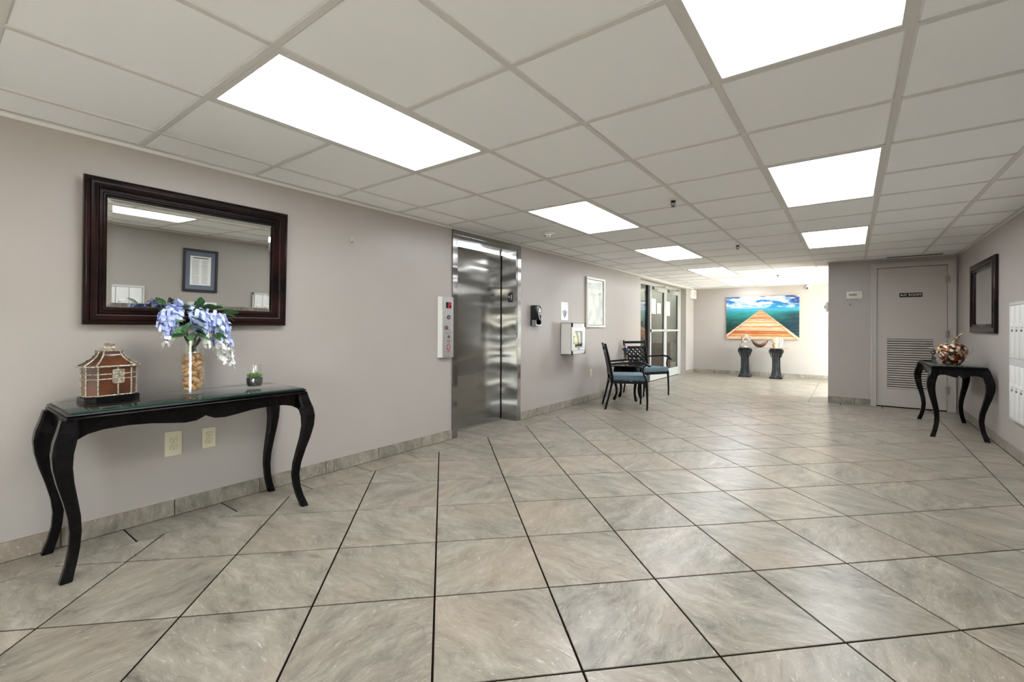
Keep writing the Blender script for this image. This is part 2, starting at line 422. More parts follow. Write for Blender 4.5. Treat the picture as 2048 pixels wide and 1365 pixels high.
for a in range(len(XS) - 1):
    for b in range(len(YS) - 1):
        if (a, round(YS[b], 3)) in fix_cells: continue
        x0, x1, y0, y1 = XS[a] + .004, XS[a + 1] - .004, YS[b] + .004, YS[b + 1] - .004
        if x0 > XA and y0 > YA + .1 and y1 < YA2: continue
        key = (round(x1 - x0, 3), round(y1 - y0, 3))
        if key not in tile_mesh:
            hx, hy = (x1 - x0) / 2, (y1 - y0) / 2; mb = MB()
            r = [[(sx * (hx - d), sy * (hy - d), z) for sx, sy in ((-1, -1), (1, -1), (1, 1), (-1, 1))] for d, z in ((0, .016), (0, .0), (.0125, 0), (.0145, -.0035))]
            mb.loft(r, False); tile_mesh[key] = mb.mesh('ceiling_tile', M_tile)
        link('ceiling_tile', tile_mesh[key], ceiling, None, None, ((x0 + x1) / 2, (y0 + y1) / 2, CH + .006 + random.uniform(0, .001)))
def tee(x0, x1, y0, y1, z=0): MB().box(x0, x1, y0, y1, CH - .001 + z, CH + .02).build('grid_bar', M_tee, ceiling)
for a in range(1, len(XS) - 1): tee(XS[a] - .012, XS[a] + .012, YN, YF)
for b in range(1, len(YS) - 1):
    y = YS[b]; run = None; n = round((y - .8058) / .61)
    segs = []
    for a in range(len(XS) - 1):
        blocked = (a, n - 1) in fixtures
        if blocked:
            if run is not None: segs.append((run, XS[a])); run = None
        elif run is None: run = XS[a]
    if run is not None: segs.append((run, XS[-1]))
    for x0, x1 in segs: tee(x0, x1, y - .012, y + .012, .0008)
for nm, bx in (('trim_1', (XL, XL + .022, YN, YF)), ('trim_2', (XR - .022, XR, YN, YA)), ('trim_3', (XL, XR, YF - .022, YF)), ('trim_4', (XA - .02, XR, YA - .022, YA))):
    mb = MB().box(*bx, CH - .003, CH - .0012)
    x0, x1, y0, y1 = bx
    if nm == 'trim_1': mb.box(x0, x0 + .002, y0, y1, CH - .021, CH - .003)
    if nm == 'trim_2': mb.box(x1 - .002, x1, y0, y1, CH - .021, CH - .003)
    if nm == 'trim_3': mb.box(x0, x1, y1 - .002, y1, CH - .021, CH - .003)
    if nm == 'trim_4': mb.box(x0, x1, y1 - .002, y1, CH - .012, CH - .003)
    struct(mb.build(nm, M_tee))

# --- walls
EL0, EL1, ELZ = 3.33, 4.49, 2.09
DL0, DL1, DLZ = 8.45, 11.44, 2.07
mb = MB()
for y0, y1, z0, z1 in ((YN, EL0, 0, CH), (EL1, DL0, 0, CH), (DL1, YF, 0, CH), (EL0, EL1, ELZ, CH), (DL0, DL1, DLZ, CH)):
    mb.box(XL - .22, XL, y0, y1, z0 - (.02 if z0 == 0 else 0), z1 + .03)
struct(mb.build('wall_left', M_wall))
mb = MB().box(XR, XR + .2, -3.8, -1.2, 1.15, CH + .03).box(XR, XR + .2, -1.2, YA2, -.02, CH + .03).box(XR, XR + .2, YN, -3.8, -.02, CH + .03)
struct(mb.build('wall_right', M_wall))
struct(MB().box(XL - .22, XR + .25, YF, YF + .2, -.02, CH + .03).build('wall_far', M_wall))
struct(MB().box(XL - .22, XR + .2, YN - .2, YN, -.02, CH + .03).build('wall_near', mat('near_wall_white', lin((236, 235, 232)), .6)))  # unseen wall, made white to bounce more light into the room
DX0, DX1, DZ = .283, 1.062, 2.008
mb = MB()
mb.box(XA, DX0 - .01, YA, YA + .12, -.02, CH + .03); mb.box(DX1 + .01, XR, YA, YA + .12, -.02, CH + .03); mb.box(DX0 - .01, DX1 + .01, YA, YA + .12, DZ + .01, CH + .03)
mb.box(XA, XA + .12, YA + .12, YA2, -.02, CH + .03); mb.box(XA, XR, YA2 - .12, YA2, -.02, CH + .03)
struct(mb.build('wall_back', M_wall))

# --- baseboards of cut tile
def baseboard(name, axis, at, face, runs, first, h=.092, step=.4843, t=.011):
    root = bpy.data.objects.new(name, None); COL.objects.link(root); struct(root)
    for r0, r1 in runs:
        a = first + math.floor((r0 - first) / step) * step
        while a < r1 - 1e-4:
            lo, hi = max(a, r0) + .003, min(a + step, r1) - .003
            if hi - lo > .012:
                c = (lo + hi) / 2; l = (hi - lo) / 2
                q = [(-l, 0), (l, 0), (l, h - .003), (l - .003, h), (-l + .003, h), (-l, h - .003)]
                m2 = MB()
                if axis == 'y': m2.prism(q, 'x', 0, face * t); loc = (at, c, .0)
                else: m2.prism(q, 'y', 0, face * t); loc = (c, at, .0)
                link('tile', m2.mesh('tile', M_stone), root, None, None, loc)
            a += step
        g = MB()
        if axis == 'y': g.box(at + face * .0005, at + face * .006, r0, r1, 0, h - .002)
        else: g.box(r0, r1, at + face * .0005, at + face * .006, 0, h - .002)
        g.build('grout_bed', mat('tan_grout', lin((84, 64, 48)), .9), root)
    return root
baseboard('baseboard_left', 'y', XL, 1, [(YN, EL0), (EL1, DL0), (DL1, YF)], .49)
baseboard('baseboard_right', 'y', XR, -1, [(-1.2, YA)], .30)
baseboard('baseboard_back', 'x', YA, -1, [(XA, .232)], .05)
baseboard('baseboard_far', 'x', YF, -1, [(XL + .012, XR)], -2.2)

# ------------------------------------------------------------------ ceiling light panels
M_panel = mat('lit_diffuser', (.9, .9, .9), .5, emit=(.97, 1.0, 1.05), strength=PANEL)
M_fixframe = mat('fixture_frame', lin((214, 213, 209)), .45)
fx_names = {(2, 0): 'long bright ceiling light panel above the mirror and console table', (2, 4): 'bright ceiling light panel in front of the elevator, beside the smoke detector',
 (2, 8): 'third light panel of the row along the elevator wall, past the smoke detector', (2, 12): 'small far light panel in the ceiling before the glass doors',
 (2, 16): 'farthest light panel of all, in the ceiling before the far wall', (5, 0): 'largest light panel, cut off by the top edge of the photo', (5, 4): 'second light panel of the row on the mailbox side',
 (5, 8): 'farthest light panel of the mailbox-side row, nearest to the A/C room door', (2, -4): 'light panel over the unseen near end, on the elevator wall side', (5, -4): 'light panel over the unseen near end, on the mailbox side'}
fx0 = None
for (m_, n) in fixtures:
    x0, x1 = XS[m_] + .013, XS[m_ + 1] - .013; y0, y1 = yrow(n) + .013, yrow(n + 2) - .013
    t = thing('ceiling_light', fx_names[(m_, n)], 'light', ((x0 + x1) / 2, (y0 + y1) / 2, CH), 0, 'fluorescent ceiling panels')
    hx, hy = (x1 - x0) / 2, (y1 - y0) / 2
    if fx0 is None:
        mb = MB()
        mb.box(-hx, hx, -hy, -hy + .022, .0, .012); mb.box(-hx, hx, hy - .022, hy, .0, .012); mb.box(-hx, -hx + .022, -hy + .022, hy - .022, .0, .012); mb.box(hx - .022, hx, -hy + .022, hy - .022, .0, .012)
        f1 = mb.mesh('frame', M_fixframe); d1 = MB().box(-hx + .02, hx - .02, -hy + .02, hy - .02, .004, .010).mesh('diffuser', M_panel); fx0 = (f1, d1)
        hou = MB().box(-hx, hx, -hy, hy, .0125, .028).mesh('housing', M_white_metal)
    link('frame', fx0[0], t); link('diffuser', fx0[1], t); link('housing', hou, t)

# ------------------------------------------------------------------ far right window (source of the daylight), added near window, and outside
def storefront(name, x, y0, y1, z1, cuts, parent=None):
    root = bpy.data.objects.new(name, None); COL.objects.link(root)
    al = mat('silver_aluminium', lin((190, 192, 192)), .35, .6)
    ys = [y0] + cuts + [y1]
    for k in range(len(ys)): MB().box(x - .025, x + .025, ys[k] - .025, ys[k] + .025, 0, z1).build('mullion', al, root)
    MB().box(x - .025, x + .025, y0, y1, z1 - .05, z1).build('head_rail', al, root); MB().box(x - .025, x + .025, y0, y1, 0, .06).build('sill_rail', al, root)
    for k in range(len(ys) - 1): MB().box(x - .003, x + .003, ys[k] + .02, ys[k + 1] - .02, .05, z1 - .045).build('pane', glass('clear_pane'), root)
    return root
struct(storefront('window_1', XR + .06, YA2 + .03, YF - .03, CH + .01, [10.1, 11.1]))
WN0, WN1, WNZ = -3.8, -1.2, 1.15
struct(storefront('window_2', XR + .06, WN0, WN1, WNZ, [-2.5]))  # unseen low window, added so outdoor light lifts the ceiling
struct(MB().box(XR + .22, XR + 1.5, WN0 - 2.5, WN1 + 1.2, CH + .14, CH + .26).build('roof_outside', mat('canopy_white', lin((200, 198, 192)), .8)))  # unseen slab added to keep sun and sky off the near window
struct(MB().box(XR + .25, XR + 14, -40, 45, -.3, -.06).build('ground', MATS['outside_paving'] if 'outside_paving' in MATS else mat('outside_paving', lin((176, 172, 164)), .9)))  # unseen paving, kept pale so its bounce does not tint the ceiling green
struct(MB().box(XR + 14, 60, -40, 45, -.3, -.06).build('ground', varied('outside_ground', lin((150, 150, 138)), lin((96, 118, 70)), scale=.3, rough=.9)))

# ------------------------------------------------------------------ A/C room door
M_acdoor = mat('taupe_door_paint', lin((176, 169, 162)), .32, spec=.5, bump=(3, .1, .02))
M_steel = mat('satin_steel', (.55, .53, .50), .25, 1.0)
door = bpy.data.objects.new('door_1', None); COL.objects.link(door); door.location = (0, YA, 0)
struct(door); door['label'] = 'painted A/C room door with a louvred lower half'
mb = MB()
LX0, LX1, LZ0, LZ1 = .417, .907, .262, .975
yf, yb = -.004 + .02, .058
dl0, dl1, dz0, dz1 = .303, 1.042, .012, 1.985
mb.box(dl0, LX0, yf, yb, dz0, dz1); mb.box(LX1, dl1, yf, yb, dz0, dz1); mb.box(LX0, LX1, yf, yb, LZ1, dz1); mb.box(LX0, LX1, yf, yb, dz0, LZ0)
mb.build('door_leaf', M_acdoor, door)
MB().box(LX0 - .005, LX1 + .005, yb - .006, yb + .002, LZ0 - .005, LZ1 + .005).build('backing', mat('dark_backing', (.02, .02, .02), .9), door)  # dark sheet stands in for the shade between the slats
NS = 22; sp = (LZ1 - LZ0) / NS
slat = MB().prism([(.0, 0), (.024, .024), (.024, .029), (-.002, .0135), (-.002, 0)], 'x', LX0, LX1).mesh('slat', M_acdoor)
slat = MB().prism([(-.003, 0.0), (.030, .020), (.030, .0245), (-.003, .0195)], 'x', LX0, LX1).mesh('slat', M_acdoor)
for k in range(NS): link('slat', slat, door, None, None, (0, yf, LZ0 + k * sp + .004))
# frame
mb = MB()
fy0 = -.016
for (x0, x1, z0, z1) in ((.236, .300, 0, 2.042), (1.046, 1.122, 0, 2.042), (.300, 1.046, 1.99, 2.042)): mb.box(x0, x1, fy0, .10, z0, z1)
for (x0, x1, z0, z1) in ((.232, .256, 0, 2.050), (1.102, 1.128, 0, 2.050), (.256, 1.102, 2.026, 2.050)): mb.box(x0, x1, fy0 - .012, fy0, z0, z1)
mb.build('door_frame', M_acdoor, door)
kn = MB().lathe([(.0, -.06), (.018, -.06), (.027, -.045), (.024, -.03), (.012, -.022), (.012, -.008), (.032, -.006), (.033, 0)], 20, M=Matrix.Translation((.372, yf, .93)) @ Matrix.Rotation(-PI / 2, 4, 'X') @ Matrix.Scale(-1, 4, (0, 0, 1)))
kn.build('knob', M_steel, door, 'round satin steel knob')
hg = MB().tube([(0, 0, -.052), (0, 0, .052)], .008, 8).box(-.022, .022, .004, .008, -.05, .05).mesh('hinge', mat('hinge_taupe', lin((150, 142, 134)), .4, .3))
for z in (1.79, 1.045, .29): link('hinge', hg, door, None, None, (1.046, -.026, z))
sg = MB().box(.551, .793, yf - .004, yf - .0005, 1.562, 1.622).build('sign_plate', mat('black_sign', (.004, .004, .004), .4, spec=.2), door, 'black plate lettered A/C ROOM')
text('lettering', 'A/C ROOM', .043, mat('cream_letters', lin((226, 220, 200)), .5), sg, (.672, yf - .0046, 1.592), (PI / 2, 0, 0), sx=1.05)

# ------------------------------------------------------------------ elevator
def brushed():
    m = mat('brushed_steel', (.33, .325, .31), .19, 1.0); nt = m.node_tree; L = nt.links.new; b = nt.nodes['Principled BSDF']
    tc = nt.nodes.new('ShaderNodeTexCoord'); mp = nt.nodes.new('ShaderNodeMapping'); mp.inputs['Scale'].default_value = (60, 160, 1.2)
    nz = nt.nodes.new('ShaderNodeTexNoise'); nz.inputs['Scale'].default_value = 3; nz.inputs['Detail'].default_value = 3
    mp2 = nt.nodes.new('ShaderNodeMapping'); mp2.inputs['Scale'].default_value = (1, .7, 3.0); nz2 = nt.nodes.new('ShaderNodeTexNoise'); nz2.inputs['Scale'].default_value = 1.6; nz2.inputs['Detail'].default_value = 1
    b1 = nt.nodes.new('ShaderNodeBump'); b1.inputs['Strength'].default_value = .12; b1.inputs['Distance'].default_value = .001
    b2 = nt.nodes.new('ShaderNodeBump'); b2.inputs['Strength'].default_value = .5; b2.inputs['Distance'].default_value = .04
    L(tc.outputs['Object'], mp.inputs[0]); L(mp.outputs[0], nz.inputs['Vector']); L(tc.outputs['Object'], mp2.inputs[0]); L(mp2.outputs[0], nz2.inputs['Vector'])
    L(nz2.outputs['Fac'], b2.inputs['Height']); L(nz.outputs['Fac'], b1.inputs['Height']); L(b2.outputs[0], b1.inputs['Normal']); L(b1.outputs[0], b.inputs['Normal'])
    setp(b, Anisotropic=.6)
    return m
M_br = brushed()
el = thing('elevator', 'brushed stainless steel elevator entrance with closed sliding door', 'elevator', (XL, 0, 0))
XD = -.222
MB().box(XD - .02, XD, 3.36, 4.392, .006, 2.0, ).build('door_panel', M_br, el)
MB().box(XD - .02, XD - .012, 4.393, 4.408, 0, 2.06).build('door_gap', mat('gap_black', (.003, .003, .003), .8), el)
mb = MB(); mb.box(XD - .02, .006, 4.408, 4.43, 0, 2.055); mb.build('return_panel', M_br, el)
mb = MB(); mb.box(XD - .02, .012, 3.33, 3.352, 0, 2.055); mb.build('return_panel', M_br, el)
mb = MB(); mb.box(.0015, .014, 3.315, 3.385, 0, 2.055); mb.build('jamb', M_br, el)
mb = MB(); mb.box(.0015, .014, 4.424, 4.492, 0, 2.055); mb.build('jamb', M_br, el)
mb = MB(); mb.box(XD - .02, .006, 3.353, 4.407, 2.02, 2.055); mb.box(.0015, .014, 3.315, 4.492, 2.056, 2.10); mb.build('head_panel', M_br, el)
MB().box(XD - .018, XD + .04, 3.353, 4.407, .0005, .006).build('sill', mat('sill_metal', (.25, .24, .22), .35, 1.0), el)
pl = MB().box(-.135, -.095, 4.4055, 4.4078, 1.50, 1.60)
pl = MB().box(-.115, -.045, 4.4050, 4.4078, 1.42, 1.53).build('floor_plate', mat('plate_black', (.01, .01, .012), .4), el, 'black floor plate with star and 1')
M_wht = mat('mark_white', (.85, .85, .85), .5)
text('numeral', '1', .085, M_wht, pl, (-.060 - .005, 4.4046, 1.475), (PI / 2, 0, 0))
star = MB(); pts = []
for k in range(10):
    r = .015 if k % 2 == 0 else .006; a = PI / 2 + k * PI / 5; pts.append((-.097 + r * math.cos(a), 1.485 + r * math.sin(a)))
star.prism(pts, 'y', 4.4040, 4.4050); star.build('star', M_wht, pl)
ap = MB().box(-.125, -.075, 4.4060, 4.4078, 1.62, 1.88).build('access_plate', M_br, el)
for z in (1.635, 1.865): MB().lathe([(0, -.001), (.005, -.001), (.005, .001)], 10, M=Matrix.Translation((-.10, 4.4056, z)) @ Matrix.Rotation(PI / 2, 4, 'X')).build('screw', mat('screw_dark', (.08, .08, .08), .4, 1), ap)

cp = thing('call_panel', 'steel elevator call panel with a red digital display beside the elevator', 'control panel', (XL, 0, 0))
q = [(3.118, .0015), (3.150, .036), (3.158, .040), (3.298, .040), (3.302, .036), (3.302, .0015)]
MB().prism([(b_, a_) for a_, b_ in q], 'z', .822, 1.415).build('housing', mat('panel_steel', (.42, .41, .40), .5, 1.0), cp)
XP = .0405
disp = MB().box(XP, XP + .003, 3.196, 3.262, 1.303, 1.362).build('display', mat('display_black', (.01, .004, .004), .2), cp)
M_red = mat('red_led', (.5, .01, .01), .4, emit=(1, .02, .03), strength=1.2)
mb = MB()
for (y0, y1, z0, z1) in ((3.222, 3.244, 1.350, 1.354), (3.242, 3.246, 1.334, 1.352), (3.222, 3.244, 1.331, 1.335), (3.220, 3.224, 1.313, 1.331), (3.222, 3.244, 1.311, 1.315)):
    mb.box(XP + .0031, XP + .0038, y0, y1, z0, z1)
mb.build('digit', M_red, disp)
def ringdisc(name, y, z, r, m_out, m_in):
    o = MB().lathe([(r * .72, 0), (r * .72, .005), (r, .005), (r, 0)], 20, M=Matrix.Translation((XP, y, z)) @ Matrix.Rotation(PI / 2, 4, 'Y')).build(name, m_out, cp)
    MB().lathe([(0, .004), (r * .7, .004), (r * .7, 0)], 20, M=Matrix.Translation((XP, y, z)) @ Matrix.Rotation(PI / 2, 4, 'Y')).build('face', m_in, o)
M_bk = mat('black_plastic', (.012, .012, .013), .35)
M_chr = mat('bright_steel', (.75, .74, .72), .2, 1)
ringdisc('call_button', 3.230, 1.215, .021, M_bk, M_chr)
ringdisc('key_switch', 3.200, 1.113, .020, mat('dark_red', lin((90, 40, 38)), .4), M_chr)
MB().box(XP, XP + .002, 3.250, 3.276, 1.098, 1.126).build('indicator_lamp', mat('pale_red', lin((190, 160, 152)), .4), cp)
ringdisc('phone_button', 3.230, 1.023, .019, mat('grey_ring', (.3, .3, .3), .4, 1), M_chr)
mb = MB()
for z, w_ in ((1.085, .03), (1.060, .09), (.985, .055), (.976, .045), (.967, .035), (.874, .045)): mb.box(XP, XP + .0006, 3.230 - w_ / 2, 3.230 + w_ / 2, z, z + .004)
mb.build('engraved_line', mat('engraving', (.06, .06, .06), .6), cp, None, 'stuff')
em = MB().prism([(3.230, .958), (3.252, .938), (3.258, .922), (3.250, .90), (3.230, .882), (3.210, .90), (3.202, .922), (3.208, .938)], 'x', XP, XP + .0012).build('emblem', mat('emblem_red', lin((140, 40, 38)), .5), cp, 'dark red fire emblem')
mb = MB()
for y, z in ((3.218, .922), (3.242, .922), (3.230, .905), (3.230, .937)): mb.box(XP + .0012, XP + .0018, y - .005, y + .005, z - .008, z + .008)
mb.build('cutout', mat('emblem_light', lin((205, 190, 184)), .5), em)
for z in (1.403, .836): MB().lathe([(0, .002), (.005, .002), (.005, 0)], 10, M=Matrix.Translation((XP, 3.230, z)) @ Matrix.Rotation(PI / 2, 4, 'Y')).build('screw', M_chr, cp)

# ------------------------------------------------------------------ mirrors and frames (plane facing +X in local space, y across, z up, origin on the wall)
def frame_sweep(mb, hy, hz, prof):
    """prof: (inset from outer edge, height off the wall)"""
    rings = []
    for ins, h in prof:
        rings.append([(h, sy * (hy - ins), sz * (hz - ins)) for sy, sz in ((-1, -1), (1, -1), (1, 1), (-1, 1))])
    n = 4; vs = [p for r in rings for p in r]; fs = []
    for i in range(len(rings) - 1):
        for j in range(n): fs.append((i * n + j, i * n + (j + 1) % n, (i + 1) * n + (j + 1) % n, (i + 1) * n + j))
    mb.add(vs, fs, True); return mb
M_mir = mat('silvered_glass', (.80, .82, .79), .0, 1.0)
def round_prof(pts, n=4):
    return pts
mir = thing('wall_mirror', 'large dark wood framed mirror above the console table', 'mirror', (XL + .002, 1.090, 1.512))
mir.rotation_euler = (0, .035, 0)
HY, HZ = .527, .387
arc = lambda i0, i1, h0, h1, k=6, b=1: [(i0 + (i1 - i0) * (1 - math.cos(PI / 2 * t / k)) if b else i0 + (i1 - i0) * math.sin(PI / 2 * t / k), h0 + (h1 - h0) * (math.sin(PI / 2 * t / k) if b else 1 - math.cos(PI / 2 * t / k))) for t in range(k + 1)]
off = .018
prof = [(0, .002), (0, .030)] + arc(.002, .022, .030, .044, 5) + [(.024, .040)] + arc(.026, .060, .046, .030, 6, 0) + [(.062, .034), (.066, .034), (.068, .030), (.084, .030), (.085, .026), (.094, .024), (.0955, .012)]
mb = frame_sweep(MB(), HY, HZ, [(a, b + off) for a, b in prof]); mb.box(0 + off, off + .004, -HY + .002, HY - .002, -HZ + .002, HZ - .002)
mb.build('frame', M_espresso, mir)
bd = MB(); by, bz = HY - .076, HZ - .076; hb = off + .032
oct_ = [(1, 0, 0), (0, 1, 0), (0, 0, 1), (0, -1, 0), (0, 0, -1)]; of = [(0, 1, 2), (0, 2, 3), (0, 3, 4), (0, 4, 1)]
def beads(p0, p1, n):
    for k in range(n):
        t = (k + .5) / n; y = p0[0] + (p1[0] - p0[0]) * t; z = p0[1] + (p1[1] - p0[1]) * t
        bd.add([(hb + a * .0045, y + b * .0042, z + c * .0042) for a, b, c in oct_], of, True)
nb = 104
beads((-by, bz), (by, bz), nb); beads((-by, -bz), (by, -bz), nb); beads((-by, -bz), (-by, bz), 70); beads((by, -bz), (by, bz), 70)
bd.build('bead_molding', M_espresso, mir, None, 'stuff')
gy, gz = HY - .0945, HZ - .0945; bw = .024; g0 = off + .008; g1 = off + .0108
vs_ = [(g0, sy * gy, sz * gz) for sy, sz in ((-1, -1), (1, -1), (1, 1), (-1, 1))] + [(g1, sy * (gy - bw), sz * (gz - bw)) for sy, sz in ((-1, -1), (1, -1), (1, 1), (-1, 1))]
MB().add(vs_, [(0, 1, 5, 4), (1, 2, 6, 5), (2, 3, 7, 6), (3, 0, 4, 7), (4, 5, 6, 7)]).build('mirror_glass', M_mir, mir)

mir2 = thing('wall_mirror', 'dark framed mirror on the right wall above the far black table', 'mirror', (XR - .002, 6.975, 1.462), PI)
HY, HZ = .575, .388; off = .0
prof = [(0, .002), (0, .022)] + arc(.001, .012, .022, .030, 4) + [(.05, .030), (.054, .036), (.066, .036), (.07, .028), (.094, .020), (.0955, .008)]
mb = frame_sweep(MB(), HY, HZ, prof); mb.box(.0, .004, -HY + .002, HY - .002, -HZ + .002, HZ - .002); mb.build('frame', M_espresso, mir2)
gy, gz = HY - .0945, HZ - .0945; bw = .02
vs_ = [(.008, sy * gy, sz * gz) for sy, sz in ((-1, -1), (1, -1), (1, 1), (-1, 1))] + [(.0105, sy * (gy - bw), sz * (gz - bw)) for sy, sz in ((-1, -1), (1, -1), (1, 1), (-1, 1))]
MB().add(vs_, [(0, 1, 5, 4), (1, 2, 6, 5), (2, 3, 7, 6), (3, 0, 4, 7), (4, 5, 6, 7)]).build('mirror_glass', M_mir, mir2)

# framed resident directory on the right wall (seen in the mirror)
dr = thing('framed_directory', 'black framed notice list on the right wall, seen in the large mirror', 'picture', (XR - .002, 2.582, 1.612), PI)
mb = frame_sweep(MB(), .218, .302, [(0, .002), (0, .02), (.004, .024), (.03, .022), (.034, .012)]); mb.box(.0, .003, -.215, .215, -.30, .30); mb.build('frame', mat('black_frame', (.012, .011, .011), .3), dr)
MB().box(.004, .010, -.186, .186, -.27, .27).build('mat_board', mat('blue_grey_mat', lin((104, 112, 128)), .7), dr)
def directory(u, v):
    c = np.ones(u.shape + (3,)) * C(236, 236, 232)
    rows = (np.floor(v * 46) % 2 == 0) & (v < .88) & (v > .05); colz = ((u > .1) & (u < .1 + .28 + .1 * vnoise(v * 46, u * 0))) | ((u > .55) & (u < .55 + .25 + .12 * vnoise(v * 46 + 9, u * 0)))
    c[rows & colz] = C(178, 178, 178); c[(v > .92) & (v < .95) & (u > .12) & (u < .88)] = C(60, 60, 62)
    return c
grid_print('printed_sheet', directory, 60, 96, lambda u, v: (.0106, -.13 + .26 * (1 - u), -.205 + .41 * v), attr_mat('sheet_print', .6), dr)

# silver framed print on the elevator wall
pf = thing('framed_print', 'silver framed pale print on the wall above the patio chairs', 'picture', (XL + .0015, 6.50, 1.508))
mb = frame_sweep(MB(), .318, .386, [(0, .001), (0, .024), (.004, .03), (.03, .026), (.036, .030), (.042, .026), (.046, .012)]); mb.box(0, .004, -.315, .315, -.38, .38); mb.build('frame', mat('silver_frame', lin((186, 184, 176)), .35, .35), pf)
def print_reflections(u, v):
    n = fbm(u * 5, v * 4, 4); n2 = fbm(u * 9 + 4, v * 1.5, 4)
    c = mixc(C(240, 241, 240), C(206, 213, 220), np.clip((n - .42) * 4, 0, 1)); c = mixc(c, C(224, 224, 210), np.clip((n2 - .5) * 5, 0, 1) * .6)  # grey-blue patches paint faint reflections into the print colour
    c = mixc(c, C(150, 152, 150), np.clip((vnoise(u * 26, v * 9) - .78) * 5, 0, 1) * (v < .45) * .6)
    c = mixc(c, C(196, 200, 204), (np.abs(v - .83) < .005) * .9); c[((u - .8) ** 2 + ((v - .71) * 1.25) ** 2) < .0016] = C(120, 124, 128)
    c[(v > .9) & (v < .94) & (u > .08) & (u < .3)] = C(198, 204, 214)
    return c
grid_print('print', print_reflections, 70, 90, lambda u, v: (.010, -.275 + .55 * u, -.342 + .684 * v), attr_mat('print_art', .5), pf)
MB().box(.012, .0135, -.274, .274, -.341, .341).build('glazing', glass('picture_glass'), pf)

# ------------------------------------------------------------------ wall fittings
def outlet(label, y, z, hw=.037, hh=.062, X=XL, face=1, rot=0):
    t = thing('wall_outlet', label, 'outlet', (X + face * .001, y, z), 0 if face > 0 else PI, 'ivory duplex outlets')
    M_iv = mat('ivory_plastic', lin((206, 200, 172)), .4)
    MB().box(0, .006, -hw, hw, -hh, hh, .0022).build('cover_plate', M_iv, t)
    for s in (1, -1):
        p = MB()
        pts = [(math.cos(a) * .0175, math.sin(a) * .0165) for a in [k * PI / 10 for k in range(20)]]
        pts = [(max(-.0165, min(.0165, a)), max(-.0135, min(.0135, b)) + s * .0205) for a, b in pts]
        rec = p.prism(pts, 'x', .005, .0078).build('receptacle', M_iv, t)
        m2 = MB(); m2.box(.0078, .0081, -.0078, -.0056, s * .0205 - .001, s * .0205 + .0075); m2.box(.0078, .0081, .0056, .0078, s * .0205 - .001, s * .0205 + .0065)
        m2.lathe([(0, .0081), (.0028, .0081), (.0028, .0078)], 8, M=Matrix.Translation((0, 0, s * .0205 - .0072)) @ Matrix.Rotation(PI / 2, 4, 'Y')); m2.build('slot', M_bk, rec)
        rg = MB(); n = len(pts)
        rg.loft([[(.0062, a, b) for a, b in pts], [(.0062, a * 1.09, s * .0205 + (b - s * .0205) * 1.09) for a, b in pts]], False, False); rg.build('gap', mat('seam_brown', (.05, .045, .03), .8), rec)
    MB().lathe([(0, .0078), (.0032, .0078), (.0035, .006)], 10, M=Matrix.Rotation(PI / 2, 4, 'Y')).build('screw', M_iv, t)
    return t
outlet('larger ivory wall outlet under the console table, the left of two', .968, .425, .043, .072)
outlet('smaller ivory wall outlet under the console table, the right of two', 1.155, .425)
outlet('ivory wall outlet low on the wall behind the near patio chair', 6.37, .42)

sn = thing('sanitizer_dispenser', 'black hand sanitizer dispenser on the wall right of the elevator', 'dispenser', (XL + .001, 4.79, 1.265))
mb = MB()
def rrect(hy, hz, r, cz=0, n=4):
    o = []
    for sy, sz, a0 in ((1, 1, 0), (-1, 1, PI / 2), (-1, -1, PI), (1, -1, 1.5 * PI)):
        for k in range(n + 1):
            a = a0 + PI / 2 * k / n; o.append((sy * (hy - r) + r * math.cos(a), cz + sz * (hz - r) + r * math.sin(a)))
    return o
rings = [[(x, a, b) for a, b in rrect(hy, hz, r, cz)] for x, hy, hz, r, cz in ((0, .072, .13, .02, 0), (.045, .072, .132, .025, 0), (.068, .068, .126, .03, 0), (.078, .056, .112, .03, .0))]
mb.loft(rings).build('body', mat('gloss_black', (.006, .006, .008), .12), sn)
rings = [[(x, a, b) for a, b in rrect(hy, hz, r, -.088)] for x, hy, hz, r in ((.02, .0725, .042, .01), (.06, .0722, .042, .012), (.078, .062, .036, .014))]
MB().loft(rings).build('lower_cover', mat('smoke_grey', lin((120, 122, 124)), .15), sn)
MB().tube([(.079, -.048, .112), (.081, -.028, .08), (.081, -.005, .0), (.081, .02, -.05), (.081, .045, -.058), (.079, .062, -.02), (.076, .066, .05)], .0035, 6).build('trim_curve', mat('white_trim', (.75, .75, .75), .3), sn)
MB().box(.078, .082, -.004, .03, .045, .095).build('window', mat('smoke_window', (.03, .03, .035), .1), sn)

pn = thing('paper_notice', 'white paper notice with a grey emblem above the defibrillator cabinet', 'paper', (XL + .001, 5.565, 1.347))
MB().box(0, .0012, -.094, .094, -.125, .125).build('sheet', mat('paper_white', (.86, .87, .87), .7), pn)
mb = MB()
for k in range(-3, 4):
    mb.prism([(k * .020 - .008, .012 - abs(k) * .002), (k * .020 + .006, .030 - abs(k) * .012), (k * .012 + .006, -.05 - .02 * (3 - abs(k)) / 3), (0, -.098), (k * .012 - .004, -.05)], 'x', .0014, .0018)
mb.build('emblem', mat('grey_ink', lin((140, 140, 142)), .7), pn)

